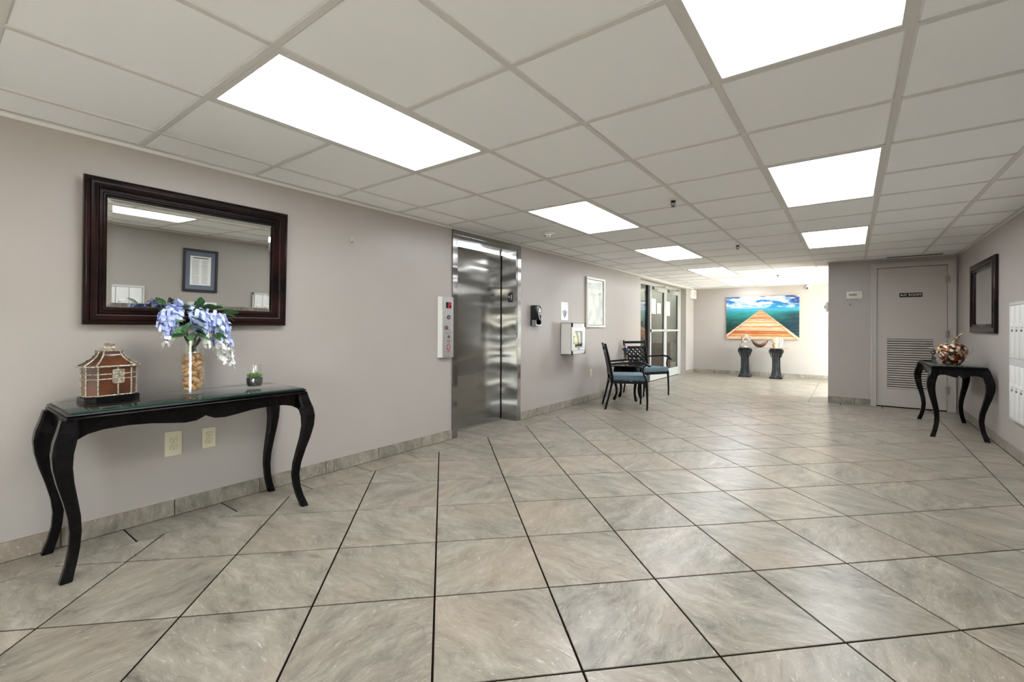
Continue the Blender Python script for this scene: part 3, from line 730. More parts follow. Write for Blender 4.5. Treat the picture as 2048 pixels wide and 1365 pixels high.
# defibrillator cabinet
ad = thing('defibrillator_cabinet', 'white wall cabinet with a window showing a yellow and black defibrillator', 'cabinet', (XL + .001, 0, 0))
M_cab = mat('cabinet_white', lin((222, 222, 218)), .35)
y0, y1, z0, z1, dx = 5.463, 5.868, .750, 1.182, .168
mb = MB()
mb.box(0, dx, y0, y0 + .006, z0, z1); mb.box(0, dx, y1 - .006, y1, z0, z1); mb.box(0, dx, y0, y1, z1 - .006, z1); mb.box(0, dx, y0, y1, z0, z0 + .006); mb.box(0, .005, y0, y1, z0, z1)
for a in ((y0, y0 + .040, z0, z1), (y1 - .030, y1, z0, z1), (y0, y1, z1 - .055, z1), (y0, y1, z0, z0 + .05)): mb.box(dx - .004, dx, *a)
mb.build('body', M_cab, ad)
dr2 = MB()
wy0, wy1, wz0, wz1 = 5.553, 5.775, .84, 1.07
for a in ((y0 + .043, wy0, z0 + .053, z1 - .058), (wy1, y1 - .033, z0 + .053, z1 - .058), (wy0, wy1, wz1, z1 - .058), (wy0, wy1, z0 + .053, wz0)): dr2.box(dx - .005, dx + .002, *a)
dd = dr2.build('door', M_cab, ad)
MB().box(dx - .003, dx - .001, wy0, wy1, wz0, wz1).build('window', glass('cabinet_window'), dd)
MB().box(dx + .002, dx + .012, y0 + .052, y0 + .078, .915, .985, .002).build('handle', M_cab, dd)
for z in (.90, .988): MB().box(dx + .002, dx + .009, y0 + .055, y0 + .075, z, z + .012).build('latch', mat('latch_grey', (.15, .15, .15), .4), dd)
text('lettering', 'AED', .036, mat('blue_letters', lin((52, 92, 170)), .5), dd, (dx + .0026, 5.665, .822), (PI / 2, 0, PI / 2))
mb = MB(); mb.box(dx + .0002, dx + .0008, 5.53, 5.60, 1.150, 1.158); mb.box(dx + .0002, dx + .0008, 5.62, 5.75, 1.150, 1.158); mb.build('printed_line', mat('faint_ink', lin((150, 150, 150)), .6), ad)
df = thing('defibrillator', 'yellow green and black defibrillator inside the white wall cabinet', 'defibrillator', (XL + .06, 5.66, .758))
MB().box(0, .085, -.10, .10, .0, .30, .012).build('case', mat('charcoal_case', (.03, .03, .032), .4), df)
rings = [[(x, a, b) for a, b in rrect(hy, hz, .02, .2)] for x, hy, hz in ((.083, .096, .105), (.092, .09, .10))]
MB().loft(rings).build('front_cover', mat('grey_white', lin((196, 198, 196)), .4), df)
MB().prism([(-.085, .11), (-.085, .28), (-.05, .27), (-.02, .22), (.0, .17), (-.005, .12)], 'x', .092, .097).build('yellow_panel', mat('yellow_green', lin((214, 224, 92)), .4), df)
MB().tube([(.099, -.03, .3), (.099, -.005, .25), (.099, .015, .2), (.099, .02, .11)], .006, 6).build('cable', M_bk, df)
MB().box(.092, .098, -.09, .09, .085, .125).build('label_band', M_bk, df)

# thermostat and small plate, exit device, camera, strobe
th = thing('thermostat', 'cream wall thermostat on the partition left of the A/C room door', 'thermostat', (.043, YA - .001, 1.615))
MB().box(-.093, .093, -.022, 0, -.056, .056, .005).build('body', mat('cream_plastic', lin((216, 212, 196)), .4), th)
MB().box(-.068, .03, -.0235, -.021, -.014, .024).build('screen', mat('lcd_grey', lin((126, 132, 122)), .2), th)
mb = MB(); mb.box(-.06, .02, -.0242, -.0236, -.004, .004); mb.build('readout', mat('lcd_dark', lin((60, 64, 60)), .4), th)
mb = MB()
for z in (-.018, .02): mb.box(.048, .07, -.025, -.021, z - .012, z + .012)
mb.build('button', mat('button_grey', lin((190, 188, 180)), .4), th)
wp = thing('key_plate', 'small metal key plate below the thermostat', 'plate', (-.005, YA - .001, 1.478))
MB().box(-.016, .016, -.004, 0, -.022, .022, .001).build('plate', mat('plate_taupe', lin((150, 140, 130)), .4, .3), wp)
MB().lathe([(0, .006), (.006, .006), (.006, 0)], 12, M=Matrix.Translation((0, -.002, -.004)) @ Matrix.Rotation(PI / 2, 4, 'X')).build('key_slot', mat('dark_metal', (.05, .045, .04), .4, .8), wp)

stb = thing('alarm_strobe', 'white alarm strobe on the end of the partition, seen edge on', 'alarm', (XA - .001, 8.56, 1.452))
MB().box(-.03, 0, -.055, .055, -.07, .07, .006).build('body', M_white_metal, stb)
MB().box(-.055, -.028, -.025, .025, -.03, .03, .008).build('lens', mat('strobe_lens', lin((196, 190, 180)), .1), stb)

cm = thing('security_camera', 'white turret security camera high on the far wall right of the ocean picture', 'camera', (-.752, YF - .001, 2.03))
MB().lathe([(.0, .03), (.045, .03), (.052, .02), (.055, 0)], 24, M=Matrix.Rotation(PI / 2, 4, 'X')).build('base', M_white_metal, cm)
MB().sphere((0, -.055, -.012), .047, 18, 12).build('turret', mat('camera_white', lin((224, 224, 222)), .35), cm)
MB().lathe([(0, .03), (.018, .03), (.02, .022), (.02, -.01)], 18, M=Matrix.Translation((-.010, -.082, -.018)) @ Matrix.Rotation(PI / 2 + .15, 4, 'X') @ Matrix.Rotation(-.15, 4, 'Y')).build('lens', M_bk, cm)

# exit sign on the left return wall
ex = thing('exit_sign', 'white exit sign with red letters at the far left corner near the ceiling', 'sign', (XL + .001, 11.86, 1.965))
MB().box(0, .09, -.155, .155, -.11, .10, .006).build('housing', M_white_metal, ex)
text('lettering', 'EXIT', .17, mat('exit_red', lin((190, 50, 30)), .5, emit=(1, .2, .1), strength=.25), ex, (.0912, 0, -.005), (PI / 2, 0, PI / 2), sx=.78)

# scuff hook on the wall
hk = thing('wall_hook', 'small clear plastic hook on the bare wall between mirror and elevator', 'hook', (XL + .0005, 2.166, 1.815))
MB().box(0, .003, -.011, .011, -.028, .02, .001).tube([(.003, 0, -.018), (.012, 0, -.026), (.018, 0, -.020), (.018, 0, -.010)], .004, 8).build('body', mat('clear_plastic', lin((178, 172, 166)), .2), hk)

# smoke detector, sprinklers, vent
sm = thing('smoke_detector', 'white round smoke detector on the ceiling in front of the elevator', 'smoke detector', (-2.585, 4.14, CH - .0005))
MB().lathe([(0, -.018), (.064, -.018), (.072, -.010), (.072, 0), (0, 0)], 32).build('base', M_white_metal, sm)
MB().lathe([(0, -.046), (.034, -.046), (.040, -.042), (.042, -.018), (.0, -.018)], 28).build('chamber', M_white_metal, sm)
mb = MB()
for k in range(7): 
    a = k * 2 * PI / 7; mb.box(.040, .0428, -.011, .011, -.038, -.030, M=Matrix.Rotation(a, 4, 'Z'))
mb.build('slot', M_bk, sm)
spr0 = None
for k, (x, y, lb) in enumerate(((-1.125, 3.66, 'nearest ceiling sprinkler head, black on white escutcheon'), (-1.10, 6.09, 'middle ceiling sprinkler head, between the two rows of light panels'), (-1.10, 9.9, 'farthest ceiling sprinkler head, in front of the ocean picture'))):
    if spr0 is None:
        t = spr0 = thing('sprinkler', lb, 'sprinkler', (x, y, CH - .0005), 0, 'ceiling sprinklers')
        M_sp = mat('sprinkler_bronze', (.03, .028, .024), .35, .8)
        MB().lathe([(0, -.004), (.030, -.004), (.038, -.001), (.038, 0), (0, 0)], 24).build('escutcheon', M_white_metal, t)
        mb = MB().lathe([(0, -.018), (.012, -.018), (.018, -.012), (.019, -.004), (0, -.004)], 16)
        for s in (-1, 1): mb.tube([(s * .013, 0, -.012), (s * .017, 0, -.025), (s * .012, 0, -.038), (0, 0, -.045)], .003, 6)
        mb.tube([(0, 0, -.016), (0, 0, -.05)], .0025, 6); mb.build('frame', M_sp, t)
        mb = MB()
        for q in range(10): mb.bar((0, 0, -.05), (.017 * math.cos(q * PI / 5), .017 * math.sin(q * PI / 5), -.051), .006, .0015)
        mb.build('deflector', M_sp, t)
    else:
        t = copy_tree(spr0); t.location = (x, y, CH - .0005); t['label'] = lb
vt = thing('air_vent', 'slot air vent in the ceiling over the A/C room door', 'vent', (.69, 8.325, CH))
mb = MB(); mb.box(-.30, .30, -.06, -.052, -.008, 0); mb.box(-.30, .30, .052, .06, -.008, 0); mb.box(-.30, -.29, -.052, .052, -.008, 0); mb.box(.29, .30, -.052, .052, -.008, 0); mb.build('frame', M_white_metal, vt)
MB().box(-.29, .29, -.052, .052, -.0022, -.0012).build('backing', MATS['dark_backing'], vt)  # dark sheet stands in for the shade inside the slot
for y in (-.03, -.005, .02, .042): MB().bar((-.29, y, -.006), (.29, y, -.006), .006, .006).build('blade', mat('vent_grey', lin((90, 88, 84)), .5), vt)

# ------------------------------------------------------------------ mailboxes on the right wall
M_mail = mat('mailbox_white', lin((214, 214, 210)), .38); M_mailgrey = mat('mailbox_grey', lin((150, 150, 148)), .4)
def mailboxes(label, ya, yb_):
    L_ = yb_ - ya; t = thing('mailbox_unit', label, 'mailbox', (XR - .001, (ya + yb_) / 2, 0), PI, 'wall mailbox banks')
    h = L_ / 2
    mb = MB(); mb.box(0, .028, -h, h, .338, 1.348); mb.build('cabinet', M_mailgrey, t)
    n = max(3, round((L_ - .05) / .128)); wd = (L_ - .05) / n
    rim = MB()
    for (a, b, c, d) in ((-h, h, 1.322, 1.348), (-h, h, .338, .356), (-h, -h + .02, .338, 1.348), (h - .02, h, .338, 1.348), (-h, h, .808, .868)): rim.box(.028, .036, a, b, c, d)
    rim.build('rim', mat('mailbox_rim', lin((190, 190, 187)), .4), t)
    dm = MB().box(.028, .040, -wd / 2 + .003, wd / 2 - .003, 0, .448, .0015).mesh('door', M_mail)
    lk = MB().lathe([(0, .008), (.009, .008), (.010, 0)], 10, M=Matrix.Translation((.040, wd * .22, .235)) @ Matrix.Rotation(PI / 2, 4, 'Y')).mesh('lock', mat('lock_steel', (.3, .3, .3), .3, 1))
    nm = MB().box(.040, .043, -.03, .03, .278, .294).mesh('name_slot', mat('slot_white', lin((236, 236, 234)), .3))
    lt = MB().box(.040, .0415, wd * .22 - .012, wd * .22 + .012, .255, .262).mesh('latch_slot', mat('slot_dark', (.08, .08, .08), .4))
    for zb in (.356 + .002, .870):
        for k in range(n):
            d = link('door', dm, t, None, None, (0, -h + .025 + wd * (k + .5), zb)); link('lock', lk, d); link('name_slot', nm, d); link('latch_slot', lt, d)
    return t
mailboxes('white mailbox bank at the right edge of the photo beside the black table', 4.57, 5.832)
mailboxes('white mailbox bank at the right end of the large mirror\'s reflection', 3.295, 4.565)
mailboxes('white mailbox bank at the left end of the large mirror\'s reflection', .93, 1.935)
db = thing('drop_box', 'small white mail drop box below the framed notice list, seen in the mirror', 'mailbox', (XR - .001, 2.602, 0), PI)
MB().box(0, .10, -.17, .17, .85, 1.165, .006).build('body', M_mail, db)
MB().box(.10, .104, -.14, .14, 1.09, 1.13).build('flap', mat('flap_grey', lin((196, 196, 194)), .4), db)

# ------------------------------------------------------------------ console tables
def cab_leg(sx, sy, fx, fy, kx=1.0, topz=.705):
    """square cabriole leg; foot centre at (fx,fy)"""
    mb = MB(); rings = []
    st = [(topz, .0, .060), (.66, .006, .070), (.61, .020, .073), (.56, .029, .069), (.50, .028, .062), (.43, .017, .055), (.35, -.001, .048), (.27, -.017, .043), (.20, -.023, .040), (.13, -.018, .038), (.07, -.006, .038), (.03, .006, .040), (.0, .014, .042)]
    for z, o, wd in st:
        cx, cy = fx + sx * (o * kx - .014), fy + sy * (o - .014); r = wd / 2; c = r * .3
        rings.append([(cx + a, cy + b, z) for a, b in ((-r, -r + c), (-r + c, -r), (r - c, -r), (r, -r + c), (r, r - c), (r - c, r), (-r + c, r), (-r, r - c))])
    mb.loft(rings, True); return mb
def apron_poly(half, z1, z_leg, sc):
    pts = [(-half, z1), (half, z1)]
    prof = [(1.0, .0), (.96, .012), (.90, .030), (.80, .042), (.62, .046), (.45, .040), (.30, .028), (.18, .020), (.08, .024), (.03, .036), (.0, .044)]
    low = [(half * a, z_leg + b * sc) for a, b in prof]
    for p in low: pts.append(p)
    for p in reversed(low[:-1]): pts.append((-p[0], p[1]))
    return pts
def console(label, loc, half_l, half_d, fl, fd, back=0):
    t = thing('console_table', label, 'table', loc, 0, None)
    mb = MB()
    rings = []
    for ins, z in ((.012, .700), (.002, .704), (.0, .710), (.004, .716), (.010, .718), (.004, .722), (.006, .728), (.012, .7305)):
        rings.append([(sx * (half_d - ins), sy * (half_l - ins), z) for sx, sy in ((-1, -1), (1, -1), (1, 1), (-1, 1))])
    mb.loft(rings, True).build('tabletop', M_black_wood, t)
    MB().box(-half_d + .016, half_d - .016, -half_l + .016, half_l - .016, .7308, .7365, .0012).build('glass_top', glass('table_glass', (.78, .86, .83)), t)
    ed = MB()
    for (a, b, c, d) in ((-half_d + .0155, half_d - .0155, -half_l + .0155, -half_l + .0162), (-half_d + .0155, half_d - .0155, half_l - .0162, half_l - .0155), (-half_d + .0155, -half_d + .0162, -half_l + .016, half_l - .016), (half_d - .0162, half_d - .0155, -half_l + .016, half_l - .016)): ed.box(a, b, c, d, .7310, .7360)
    ed.build('glass_edge', mat('green_glass_edge', lin((28, 70, 62)), .15), t, 'green edge of the glass')
    ax, ay = fd - .02, fl - .02
    for s in (-1, 1):
        MB().prism(apron_poly(ay, .7025, .60, 1.0), 'x', s * ax - .011, s * ax + .011).build('apron', M_black_wood, t)
        MB().prism(apron_poly(ax, .7025, .60, 1.0), 'y', s * ay - .011, s * ay + .011).build('apron', M_black_wood, t)
    for sx in (-1, 1):
        for sy in (-1, 1): cab_leg(sx, sy, sx * fd, sy * fl, .35 if sx == back else 1.0).build('leg', M_black_wood, t)
    return t
TA = (-2.945, .975)
console('black cabriole-leg console table under the large mirror', (TA[0], TA[1], 0), .545, .243, .541, .215, -1)
TB = (.882, 7.0)
console('black cabriole-leg table against the right wall by the A/C room door', (TB[0], TB[1], 0), .58, .212, .575, .200)
TOP = .7372

# ------------------------------------------------------------------ pagoda box
M_pag = varied('red_brown_lacquer', lin((56, 29, 17)), lin((98, 53, 28)), scale=6, rough=.2, coat=.3)
M_rope = varied('antique_silver_cord', lin((104, 96, 80)), lin((200, 190, 168)), scale=90, rough=.45, metal=.35)
pb = thing('pagoda_box', 'brown pagoda-shaped wooden box with silver cord trim on the console table', 'box', (-2.985, .632, TOP), -.17 + .32)
def octo(hx, hy, c): return [(-hx, -hy + c), (-hx + c, -hy), (hx - c, -hy), (hx, -hy + c), (hx, hy - c), (hx - c, hy), (-hx + c, hy), (-hx, hy - c)]
HX, HY_, CC = .062, .100, .034      # x depth, y width
MB().loft([[(a, b, z) for a, b in octo(HX + .012 - i_, HY_ + .012 - i_, CC)] for i_, z in ((0, 0), (0, .030), (.004, .034))], False).build('plinth', M_black_wood, pb)
MB().loft([[(a, b, z) for a, b in octo(HX, HY_, CC)] for z in (.034, .178)], False).build('body', M_pag, pb)
roof = []
for t in range(7):
    k = t / 6; s = (1 - k); f = .42 + .60 * s ** 1.8; roof.append([(a * f, b * f, .182 + .072 * k) for a, b in octo(HX + .012, HY_ + .012, CC)])
MB().loft(roof, True).build('roof', M_pag, pb)
MB().loft([[(a * f, b * f, z) for a, b in octo(HX + .012, HY_ + .012, CC)] for f, z in ((.44, .253), (.46, .258), (.34, .264), (.22, .270), (.20, .276))], True).build('roof_cap', M_rope, pb)
MB().lathe([(.0, .292), (.016, .292), (.022, .288), (.020, .283), (.014, .276), (.014, .272)], 14).build('finial', M_rope, pb)
def rope(mb, pts, r=.0036):
    r *= 1.25
    pts = [Vector(p) for p in pts]
    for a, b in zip(pts[:-1], pts[1:]):
        n = max(2, int((b - a).length / .0055)); P = [a.lerp(b, k / n) for k in range(n + 1)]
        mb.tube(P, [r * (1.0 if k % 2 else .72) for k in range(n + 1)], 5)
o8 = octo(HX + .001, HY_ + .001, CC)
rp = MB()
for a, b in o8: rope(rp, [(a, b, .036), (a, b, .178)], .0034)
for z in (.037, .118, .142): rope(rp, [(a, b, z) for a, b in o8 + o8[:1]], .0026)
o9 = octo(HX + .013, HY_ + .013, CC); rope(rp, [(a, b, .180) for a, b in o9 + o9[:1]], .004)
for i_ in range(8): rope(rp, [(r[i_][0], r[i_][1], r[i_][2] + .001) for r in roof], .003)
rope(rp, [(HX + .002, .012, .036), (HX + .002, .012, .178)], .003)
rp.build('cord_trim', M_rope, pb)
lt = MB()
for (y0, y1, z0, z1) in ((-.008, .032, .160, .166), (-.008, .032, .096, .102), (-.012, -.006, .10, .162), (.030, .036, .10, .162), (-.006, .03, .144, .149), (-.006, .03, .120, .125), (.009, .015, .10, .162)): lt.box(HX + .002, HX + .008, y0, y1, z0, z1)
lt.box(HX + .001, HX + .004, -.006, .03, .102, .160)
lt.build('clasp', M_rope, pb)

# ------------------------------------------------------------------ cork vase with artificial wisteria
VX, VY = -2.985, .995
M_vase = glass('vase_glass', (.975, .985, .98))
va = MB(); R, H = .059, .297
va.lathe([(0, .0), (R - .003, .0), (R, .003), (R, H), (R - .0035, H), (R - .0035, .012), (.0, .012)], 40)
vs0 = va.build('glass_vase', M_vase); vs0.location = (VX, VY, TOP + .0005)
tag(vs0, 'tall clear cylinder vase filled with corks on the console table', 'vase')
M_cork = varied('cork', lin((196, 154, 104)), lin((150, 106, 66)), scale=40, rough=.85, lo=.45, hi=.7, per_object=True)
cork_mesh = MB().lathe([(0, -.0215), (.0105, -.0215), (.0117, -.0205), (.0117, .0205), (.0105, .0215), (0, .0215)], 12).mesh('cork', M_cork)
rg = np.random.RandomState(5)
def segdist(p1, d1, p2, d2, L_):
    r = p1 - p2; b = d1 @ d2; c = d1 @ r; f = d2 @ r; den = 1 - b * b
    s = np.clip((b * f - c) / den, -L_, L_) if den > 1e-6 else 0
    t = np.clip(b * s + f, -L_, L_); s = np.clip(b * t - c, -L_, L_)
    return np.linalg.norm(r + s * d1 - t * d2)
corks = []; RI = R - .0036
def fits(p, d):
    for e in (-.0215, .0215):
        q = p + d * e
        hr = math.hypot(q[0], q[1]) + .0118 * math.sqrt(max(0, 1 - (d[0] * q[0] + d[1] * q[1]) ** 2 / max(1e-9, q[0] ** 2 + q[1] ** 2)))
        if hr > RI or q[2] - .0118 * math.sqrt(1 - d[2] ** 2) < .0125: return False
    return all(np.linalg.norm(p - a) > .075 or segdist(p, d, a, b, .0165) > .0226 for a, b in corks)
for trial in range(58):
    best = None
    for k in range(170):
        a = rg.rand() * 2 * PI; rr_ = math.sqrt(rg.rand()) * (RI - .012)
        d = rg.normal(size=3); d[2] *= .55; d /= np.linalg.norm(d)
        lo_, hi_ = None, .214
        z = .02
        while z < .216:
            if fits(np.array((rr_ * math.cos(a), rr_ * math.sin(a), z)), d): break
            z += .003
        else: continue
        if best is None or z < best[0][2]: best = (np.array((rr_ * math.cos(a), rr_ * math.sin(a), z)), d)
    if best is None: break
    corks.append(best)
for p, d in corks:
    o = link('cork', cork_mesh, None, None, None, (VX + p[0], VY + p[1], TOP + .0005 + p[2])); o.rotation_euler = Vector(d).to_track_quat('Z', 'X').to_euler()
    tag(o, 'wine cork piled with others inside the tall glass vase', 'cork', 'corks in the glass vase')

bq = thing('wisteria_bouquet', 'artificial blue and white wisteria bouquet in the cork-filled vase', 'flowers', (VX, VY, TOP))
M_stem = mat('dark_green_stem', lin((44, 60, 34)), .6)
M_leaf = varied('leaf_green', lin((38, 82, 46)), lin((92, 132, 84)), scale=5, rough=.5, per_object=True)
def petal_mat(name, a, b): return varied(name, lin(a), lin(b), scale=30, rough=.6, lo=.3, hi=.7)
M_pet_b = petal_mat('petal_periwinkle', (172, 186, 236), (206, 215, 248)); M_pet_w = petal_mat('petal_white', (226, 228, 226), (246, 246, 240))
# camera-facing frame of the bouquet: right = along +Y mostly
def V3(r, d, z): return Vector((-r * .20 + d * .98, r * .98 + d * .20, z))     # r: to the right, d: towards the room
stems = MB()
base = Vector((0, 0, .20))
racemes = [(-.178, .03, .47, .36, .030), (-.165, .05, .40, .275, .034), (-.02, .075, .46, .335, .036), (.015, .08, .40, .26, .028),
           (.085, .08, .44, .30, .042), (.15, .03, .42, .22, .040), (.115, .065, .36, .165, .034), (.20, .015, .36, .13, .030), (.07, -.05, .48, .42, .03), (-.09, .0, .50, .46, .02), (-.15, .06, .45, .31, .036), (.10, .09, .42, .24, .036), (.17, .05, .40, .20, .034), (-.005, .10, .43, .33, .030)]
def petal(mb, c, r, nrm):
    nrm = Vector(nrm).normalized(); a = nrm.cross(Vector((0, 0, 1)) if abs(nrm.z) < .9 else Vector((1, 0, 0))).normalized(); b = nrm.cross(a)
    n = 6; ring = [tuple(Vector(c) + (a * math.cos(2 * PI * k / n) * .8 + b * math.sin(2 * PI * k / n)) * r * (1 + .15 * ((k * 7) % 3 - 1)) + nrm * r * (.34 if k % 2 else .10)) for k in range(n)]
    mb.add([tuple(c)] + ring, [(0, 1 + k, 1 + (k + 1) % n) for k in range(n)], True)
rr = random.Random(11)
for i_, (r, d, zt, zb, wd) in enumerate(racemes):
    top = V3(r * .8, d, zt); bot = V3(r + (.015 if r > 0 else -.004), d + .01, zb)
    stems.tube([base + Vector((rr.uniform(-.02, .02), rr.uniform(-.02, .02), .035)), V3(r * .25, d * .3, .31), V3(r * .55, d * .7, zt - .02), top, bot], [.003, .0028, .0024, .002, .001], 5)
    pb_, pw = MB(), MB(); n = int(26 + 260 * (zt - zb))
    for k in range(n):
        t = (k + rr.random()) / n; c = top.lerp(bot, t); w2 = 1.22 * wd * (1.0 - .62 * t ** 1.6); a = rr.uniform(0, 2 * PI); el_ = rr.uniform(-.5, .9)
        nn = Vector((math.cos(a) * math.cos(el_), math.sin(a) * math.cos(el_), math.sin(el_))); rad = rr.uniform(.6, 1) * w2
        sz = rr.uniform(.016, .025) * (1 - .5 * t)
        white = t > (.62 if i_ in (1, 3, 4, 5, 6, 7, 11, 12) else .95) or (i_ in (3, 6) and t > .4)
        petal(pw if white else pb_, c + nn * rad, sz, nn + Vector((rr.uniform(-.5, .5), rr.uniform(-.5, .5), rr.uniform(-.2, .5))))
    o = pb_.build('flower_cluster', M_pet_b, bq, 'periwinkle blue blossoms')
    if pw.v: pw.build('blossom_tip', M_pet_w, o, 'white blossoms at the tip')
stems.build('stems', M_stem, bq)
lf = MB(); rows = []
for t in range(6):
    k = t / 5; wdt = math.sin(PI * min(1, k * .93 + .04)) ** .8 * .30; rows.append((k, wdt, -.18 * k * k))
vsl, fsl = [], []
for k, wd, z in rows: vsl += [(k, -wd, z + .06 * wd), (k, 0, z - .05 * wd), (k, wd, z + .06 * wd)]
for t in range(5):
    for j in range(2): fsl.append((t * 3 + j, t * 3 + j + 1, (t + 1) * 3 + j + 1, (t + 1) * 3 + j))
leaf_mesh = lf.add(vsl, fsl, True).mesh('leaf', M_leaf)
def leaf(p, dirv, L_, roll=0):
    o = link('leaf', leaf_mesh, bq, None, None, p); q = Vector(dirv).to_track_quat('X', 'Z'); o.rotation_euler = (q.to_matrix() @ Matrix.Rotation(roll, 3, 'X')).to_euler(); o.scale = (L_, L_, L_)
spec = [(-.145, 0, .492, -.10, 0, .10, .060), (-.145, 0, .470, -.3, .1, .02, .045), (-.14, 0, .468, .25, .1, .08, .04), (-.15, 0, .455, -.3, .1, -.05, .045), (-.13, 0, .455, .2, .1, .02, .035),
        (.03, .01, .49, -.03, .05, .10, .066), (.03, .01, .488, .2, .05, .05, .075), (.03, .01, .488, -.2, .05, .03, .065), (.02, .01, .48, -.25, .1, .0, .07), (.04, .01, .48, .25, .1, .02, .06), (.12, .03, .472, .2, .1, .06, .07), (.14, .03, .46, .3, .05, .05, .085), (.13, .03, .45, .3, .1, .01, .08), (.12, .0, .48, .1, 0, .10, .05), (.13, -.02, .49, .3, -.1, .04, .05),
        (-.05, .02, .48, -.1, .1, .05, .065), (-.05, .02, .46, .15, .2, .0, .06), (-.06, .04, .43, .1, .25, -.08, .085), (-.08, .05, .40, -.2, .2, -.12, .085), (-.06, .05, .38, .15, .2, -.12, .08), (-.08, .05, .37, -.3, .1, -.06, .08), (-.09, .04, .35, -.3, .1, -.08, .075), (-.06, .05, .345, -.15, .2, -.12, .07), (-.05, .05, .34, .1, .2, -.14, .065), (-.03, .05, .335, .25, .15, -.12, .06),
        (.05, .07, .38, .1, .2, -.14, .06), (.055, .07, .34, .2, .15, -.1, .06), (.06, .05, .335, .05, .2, -.15, .05), (-.10, .03, .42, -.2, .2, -.02, .07), (-.04, .05, .42, .1, .3, -.05, .075), (.0, .0, .50, .05, .1, .06, .055), (-.02, .02, .47, .1, .2, .05, .06), (.16, .02, .44, .2, .2, -.1, .06), (-.04, .05, .36, .05, .3, -.1, .07), (-.075, .06, .385, .2, .25, -.04, .075), (.08, .01, .485, .2, .1, .06, .06)]
for r, d, z, dr_, dd_, dz, L_ in spec: leaf(V3(r, d + (.05 if z < .44 else .012), z), V3(dr_, dd_, dz), L_ * 1.05, rr.uniform(-.7, .7))

# ------------------------------------------------------------------ tumbler with succulent
TX, TY = -2.955, 1.318
tb = MB().lathe([(0, 0), (.038, 0), (.041, .004), (.047, .030), (.048, .05), (.042, .085), (.040, .11), (.043, .145), (.0405, .145), (.0375, .11), (.0395, .085), (.0455, .05), (.0445, .03), (.038, .012), (0, .012)], 36).build('glass_tumbler', M_vase)
tb.location = (TX, TY, TOP + .0005); tag(tb, 'clear waisted glass tumbler at the right end of the console table', 'glass')
su = thing('succulent_plant', 'small green succulent in black gravel inside the glass tumbler', 'plant', (TX, TY, TOP + .0130))
MB().lathe([(0, 0), (.0372, 0), (.0436, .018), (.0447, .038), (.044, .05), (.03, .055), (0, .054)], 28).build('gravel', varied('black_gravel', (.004, .004, .004), (.05, .05, .05), scale=180, rough=.5), su)
M_suc = varied('succulent_green', lin((52, 104, 28)), lin((116, 166, 62)), scale=20, rough=.4)
sl = MB().sphere((.5, 0, 0), .5, 8, 6, (1, .42, .2)).mesh('leaf', M_suc)
for k in range(26):
    a = k * 2.399; e = .25 + .045 * k; L_ = .048 - .0009 * k
    o = link('leaf', sl, su, None, None, (.008 * math.cos(a), .008 * math.sin(a), .054)); o.rotation_euler = (0, -e, a); o.scale = (L_, L_, L_)

# ------------------------------------------------------------------ things on the far black table
JX, JY = .872, 6.77
def patchwork():
    m = mat('patchwork_glaze', (.3, .1, .05), .15, coat=.4); nt = m.node_tree; L = nt.links.new
    tc = nt.nodes.new('ShaderNodeTexCoord'); v = nt.nodes.new('ShaderNodeTexVoronoi'); v.inputs['Scale'].default_value = 36; v2 = nt.nodes.new('ShaderNodeTexVoronoi'); v2.feature = 'DISTANCE_TO_EDGE'; v2.inputs['Scale'].default_value = 36
    sp_ = nt.nodes.new('ShaderNodeSeparateColor'); r = nt.nodes.new('ShaderNodeValToRGB'); r.color_ramp.interpolation = 'CONSTANT'; e = r.color_ramp.elements
    st = [(0, (92, 44, 24)), (.16, (40, 22, 16)), (.32, (196, 178, 150)), (.44, (150, 62, 34)), (.58, (184, 140, 60)), (.68, (216, 206, 190)), (.8, (60, 28, 18)), (.9, (150, 110, 100))]
    while len(e) < len(st): e.new(.5)
    for q, (p, c) in zip(e, st): q.position = p; q.color = (*lin(c), 1)
    r2 = nt.nodes.new('ShaderNodeValToRGB'); r2.color_ramp.elements[0].position = .03; r2.color_ramp.elements[1].position = .06; r2.color_ramp.elements[0].color = (.05, .03, .02, 1)
    mx = nt.nodes.new('ShaderNodeMix'); mx.data_type = 'RGBA'; mx.blend_type = 'MULTIPLY'; mx.inputs[0].default_value = 1
    for q in (v, v2): L(tc.outputs['Object'], q.inputs['Vector'])
    L(v.outputs['Color'], sp_.inputs[0]); L(sp_.outputs[0], r.inputs[0]); L(v2.outputs['Distance'], r2.inputs[0]); L(r.outputs[0], mx.inputs[6]); L(r2.outputs[0], mx.inputs[7]); L(mx.outputs[2], nt.nodes['Principled BSDF'].inputs['Base Color'])
    return m
jr = thing('mosaic_jar', 'round apple-shaped jar in brown and cream mosaic on the far black table', 'jar', (JX, JY, TOP))
MB().lathe([(0, .002), (.062, .0), (.070, .006), (.090, .04), (.115, .095), (.127, .135), (.123, .168), (.106, .198), (.080, .217), (.050, .226), (.022, .220), (0, .216)], 40).build('body', patchwork(), jr)
mb = MB().tube([(0, 0, .205), (.01, .005, .235), (.03, .01, .27), (.052, .012, .305), (.075, .012, .325)], [.011, .010, .009, .008, .006], 8)
for p, q in (((.03, .01, .27), (.005, -.01, .278)), ((.045, .012, .295), (.062, .02, .285)), ((.06, .012, .315), (.085, .0, .335)), ((.02, .008, .25), (.045, .01, .245))): mb.tube([p, q], [.006, .003], 6)
mb.build('stem', varied('gold_stem', lin((168, 148, 104)), lin((70, 56, 34)), scale=60, rough=.3, metal=.5), jr)
bl = MB().lathe([(0, 0), (.045, 0), (.045, .004), (.012, .012), (.009, .03), (.03, .05), (.085, .085), (.115, .14), (.105, .185), (.098, .185), (.108, .14), (.08, .09), (.0, .06)], 36).build('glass_bowl', M_vase)
